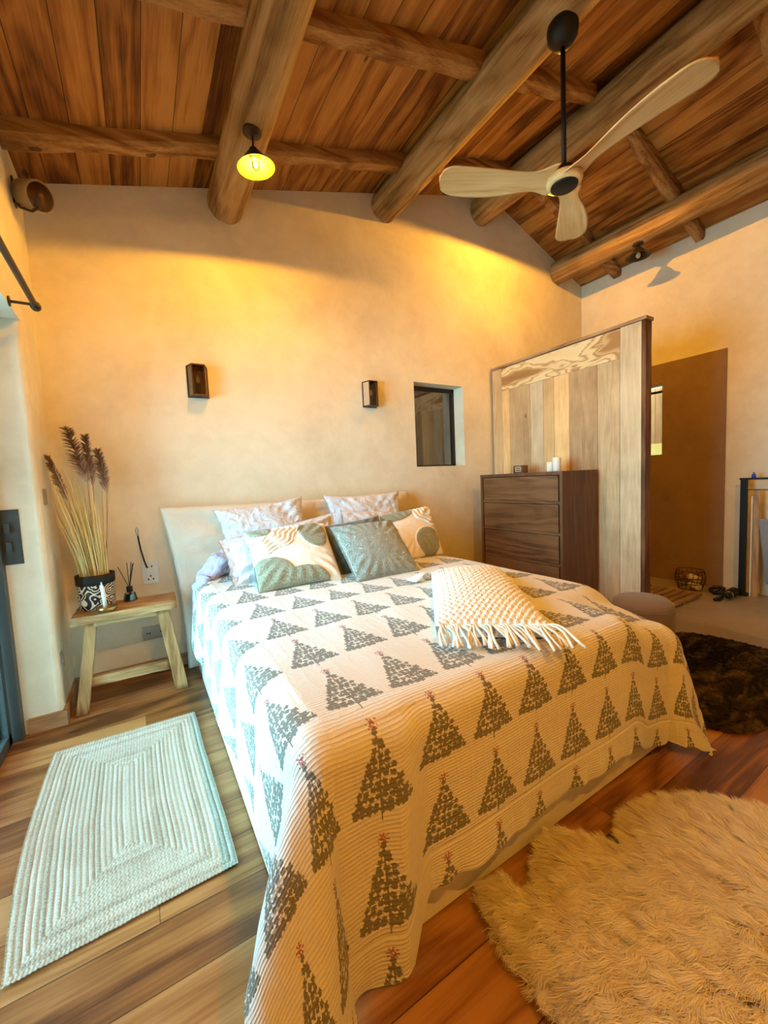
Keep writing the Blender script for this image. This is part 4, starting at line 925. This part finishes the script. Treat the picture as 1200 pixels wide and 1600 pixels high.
def polyfield(poly):
    P = np.array(poly, float)
    # smooth closed curve (Catmull-Rom)
    n = len(P); C = []
    for i in range(n):
        p0, p1, p2, p3 = P[i-1], P[i], P[(i+1) % n], P[(i+2) % n]
        for u in np.linspace(0, 1, 8, endpoint=False): C.append(.5*((2*p1)+(-p0+p2)*u+(2*p0-5*p1+4*p2-p3)*u*u+(-p0+3*p1-3*p2+p3)*u**3))
    C = np.array(C)
    def f(x, y):
        sh = np.shape(x); x = np.ravel(x); y = np.ravel(y); ins = np.zeros(len(x), bool); dm = np.full(len(x), 9.)
        for i in range(len(C)):
            a, b_ = C[i], C[(i+1) % len(C)]; c_ = ((a[1] > y) != (b_[1] > y)) & (x < (b_[0]-a[0])*(y-a[1])/(b_[1]-a[1]+1e-12)+a[0]); ins ^= c_
            d = b_-a; t_ = np.clip(((x-a[0])*d[0]+(y-a[1])*d[1])/(d@d+1e-12), 0, 1); dm = np.minimum(dm, np.hypot(x-a[0]-t_*d[0], y-a[1]-t_*d[1]))
        return np.where(ins, dm, -dm).reshape(sh)
    return f
t = NT('sheepskin_wool'); at = t.add('ShaderNodeAttribute', attribute_name='tone').outputs['Fac']; t.base(t.ramp(at, [(0, (.62, .46, .24)), (1, (1.0, .92, .70))]), .8, spec=.2); t.b.inputs['Sheen Weight'].default_value = .6; MAT['wool'] = t.m
t = NT('dark_pile'); at = t.add('ShaderNodeAttribute', attribute_name='tone').outputs['Fac']; P = t.coord('world')
nz_ = t.noise(t.mapping(P, scale=(1.2, 3.5, 1)), 3.2, 3, .6, .8)
c = t.mix(t.ramp(nz_, [(.47, 0), (.66, 1)]), t.ramp(at, [(0, (.012, .008, .006)), (1, (.035, .024, .017))]), (.13, .085, .045)); t.base(c, .9, spec=.1); MAT['pile'] = t.m
sheep = polyfield([(.80, .84), (.89, .835), (.935, .755), (1.0, .79), (1.08, .835), (1.17, .84), (1.24, .78), (1.30, .70), (1.38, .735), (1.47, .745), (1.62, .70), (1.80, .55), (1.88, .33), (1.80, .05), (1.50, -.15), (1.10, -.10), (.90, .15), (.775, .40), (.745, .56), (.755, .70)])
fur('wool', 'sheepskin_rug', sheep, (.7, 1.95, -.2, .95), 150000, .066, .00075, MAT['wool'], 'fluffy cream sheepskin rug on the floor in front of the bed foot', 'rug', lambda x, y: np.arctan2((y-.38)*1.6+.30+.1*np.sin(x*9), (x-1.35)*1.6-.35+.12*np.sin(y*8)), 3, base_mat=MAT['wool'], hump=.045, lift=.5)
dark = polyfield([(2.28, .92), (2.36, .72), (2.52, .655), (2.80, .60), (3.2, .60), (3.55, .72), (3.62, 1.0), (3.58, 1.30), (3.42, 1.48), (3.0, 1.60), (2.6, 1.52), (2.35, 1.25)])
fur('pile', 'dark_rug', dark, (2.2, 3.7, .5, 1.7), 60000, .030, .0013, MAT['pile'], 'dark brown streaked shaggy rug on the floor beyond the bed foot', 'rug', lambda x, y: np.sin(x*4)*1.2+y*3, 5, base_mat=MAT['pile'], hump=.012, lift=.8)

# ------------------------------------------------------------------ shower corner and right edge
mt = empty('shower_mat', (4.35, 2.03, 0), 'slatted wooden shower mat on the concrete floor behind the ottoman', 'bath mat')
for k in range(9):
    y = 1.725+.076*k; b = BM(); box(b, 3.95, 4.69, y, y+.055, .018, .036); obj('slat', b, MAT['mat_wood'], mt, bevel=.002, seg=1)
for x in (4.0, 4.3, 4.6):
    b = BM(); box(b, x, x+.05, 1.73, 2.385, .0, .018); obj('crossbar', b, MAT['mat_wood'], mt)
# basket of rolled cloths
kx, ky = 4.95, 1.93
bk = empty('wire_basket', (kx, ky, 0), 'round dark wire basket on the concrete floor below the brown shower wall', 'basket')
b = BM()
for z, r in ((.008, .10), (.07, .125), (.13, .135), (.20, .12)): tube(b, [(kx+r*math.cos(a), ky+r*math.sin(a), z) for a in np.linspace(0, 2*PI, 33)], .004, 6, False)
for k in range(18):
    a = k*2*PI/18; tube(b, [(kx+r*math.cos(a+dz), ky+r*math.sin(a+dz), z) for z, r, dz in ((.008, .10, 0), (.07, .125, .1), (.13, .135, .2), (.20, .12, .3))], .003, 5)
obj('wire_frame', b, MAT['bronze'], bk, True)
def roll(c, d, r, L, mat, label):
    d = Vector(d).normalized(); c = Vector(c); b = BM(); tube(b, [c-d*L/2, c-d*(L/2-.004), c+d*(L/2-.004), c+d*L/2], [r*.85, r, r, r*.85], 24)
    o = obj('rolled_cloth', b, mat, None, True); tag(o, label, 'cloth', 'rolled cloths in the wire basket'); 
    b = BM(); u = d.orthogonal().normalized(); v = d.cross(u); tube(b, [c-d*(L/2+.001)+(u*math.cos(a)+v*math.sin(a))*r*a/14 for a in np.linspace(1, 12, 40)], .002, 5); obj('roll_end', b, MAT['brown_leather'], o, True)
roll((kx-.035, ky-.055, .045), (.5, .85, .0), .032, .12, MAT['paper'], 'cream rolled cloth low in the wire basket, front')
roll((kx-.03, ky-.045, .125), (.4, .9, .1), .034, .11, MAT['paper'], 'cream rolled cloth above the others in the wire basket')
roll((kx+.05, ky-.03, .05), (.3, .95, .0), .030, .12, MAT['brown_leather'], 'brown rolled cloth low in the wire basket')
roll((kx+.04, ky+.02, .13), (.3, .95, .0), .032, .12, MAT['brown_leather'], 'brown rolled cloth behind the cream one in the wire basket')
# hair dryer
hd_ = empty('hair_dryer', (4.78, 1.55, 0), 'black hair dryer with a silver nozzle lying on the concrete floor', 'hair dryer')
def hb(pts, rr, name, mat): 
    b = BM(); tube(b, pts, rr, 24); return obj(name, b, mat, hd_, True)
hb([(4.985, 1.56, .045), (4.965, 1.56, .045), (4.88, 1.555, .045), (4.80, 1.545, .045)], [.034, .042, .043, .032], 'barrel', MAT['black'])
hb([(4.80, 1.545, .045), (4.79, 1.544, .045)], [.0345, .0345], 'silver_band', MAT['chrome'])
hb([(4.79, 1.544, .045), (4.72, 1.535, .045)], [.030, .022], 'nozzle', MAT['black'])
hb([(4.94, 1.56, .04), (4.90, 1.62, .026), (4.86, 1.70, .022)], [.020, .019, .016], 'handle', MAT['black'])
b = BM(); pts = []
for k in range(70):
    a = k*.38; pts.append((4.97+.10*math.cos(a)*(1+.15*math.sin(k*.7)), 1.70+.055*math.sin(a), .008+.006*(k % 7)/2+.0004*k))
tube(b, pts, .005, 6); obj('power_cord', b, MAT['black'], hd_, True)
b = BM(); tube(b, [(4.62, 1.60, .02), (4.66, 1.585, .02), (4.78, 1.60, .02), (4.81, 1.61, .02)], [.014, .021, .019, .012], 16); o = tag(obj('hair_brush', b, MAT['black'], None, True), 'glossy black hair tool lying on the concrete beside the hair dryer', 'hair brush')
b = BM(); tube(b, [(4.655, 1.585, .0385), (4.75, 1.597, .0365)], .004, 8); obj('silver_stripe', b, MAT['chrome'], o, True)

# black metal stand with hanging towels
sx = 5.03
ms = empty('towel_stand', (sx, 1.2, 0), 'black metal frame towel stand at the right edge by the white wall', 'towel stand')
b = BM(); box(b, sx-.012, sx+.012, 1.495, 1.548, 0, 1.160); obj('post', b, MAT['black'], ms, bevel=.002)
b = BM(); box(b, sx-.015, sx+.015, .55, .625, 0, 1.160); obj('post', b, MAT['black'], ms, bevel=.002)
b = BM(); box(b, sx-.015, sx+.015, .55, 1.555, 1.148, 1.166); obj('top_bar', b, MAT['black'], ms)
b = BM(); box(b, sx-.010, sx+.010, .625, 1.495, 1.048, 1.056); obj('towel_bar', b, MAT['black'], ms)
for y0, y1 in ((1.48, 1.552), (.55, .625)):
    b = BM(); box(b, sx-.02, sx+.10, y0, y1, 0, .012); obj('foot_plate', b, MAT['black'], ms)
b = BM(); box(b, sx+.03, sx+.045, 1.412, 1.455, .0, 1.045); o = obj('wooden_board', b, wood('warm_board', (.25, .12, .04), (.46, .25, .09), (.60, .36, .15), 'z', 'obj', rough=.5, bump=.1), None, bevel=.004); tag(o, 'narrow brown wooden board leaning behind the black towel stand', 'board')
b = BM(); box(b, sx+.028, sx+.034, 1.463, 1.475, 0, .99); o = obj('pale_strip', b, MAT['cream'], None); tag(o, 'thin cream strip standing behind the black towel stand', 'strip')
t = NT('striped_towel'); P = t.coord('obj'); sp2 = t.add('ShaderNodeSeparateXYZ', i_0=P)
t.base(t.mix(t.math('GREATER_THAN', t.math('SINE', t.math('MULTIPLY', sp2.outputs[2], 2*PI/.013)), 0), (.10, .12, .14), (.42, .45, .47)), .95); MAT['striped'] = t.m
n1, n2 = 40, 60; q, r = np.meshgrid(np.linspace(0, 1, n1), np.linspace(0, 1, n2), indexing='ij')
yt = 1.402-.5*q-.06*r*(1-q); zt = .775-.62*r; xt = sx-.03+.012*np.sin(q*26+r*2)*(.3+r)
V = np.stack([xt, yt, zt], -1).reshape(-1, 3); V2 = V+np.array([.010, 0, 0]); F = gridfaces(n1, n2)
i = np.arange(n1*n2).reshape(n1, n2); rim = np.concatenate([i[:, 0], i[-1, 1:], i[:-1, -1][::-1], i[0, 1:-1][::-1]]); rn = np.roll(rim, -1)
o = npmesh('striped_towel', np.concatenate([V, V2]), np.concatenate([F, F[:, ::-1]+n1*n2, np.stack([rim, rim+n1*n2, rn+n1*n2, rn], -1)]), MAT['striped']); tag(o, 'grey finely striped towel hanging at the far right of the black stand', 'towel')
b = BM(); lathe(b, [(.0, 0), (.016, .001), (.017, .030), (.008, .040), (.006, .052), (.0, .054)], (sx, 1.452, 1.166), 20, False); o = obj('blue_bottle', b, MAT['blue'], None, True); tag(o, 'tiny blue bottle standing on the top bar of the black stand', 'bottle')
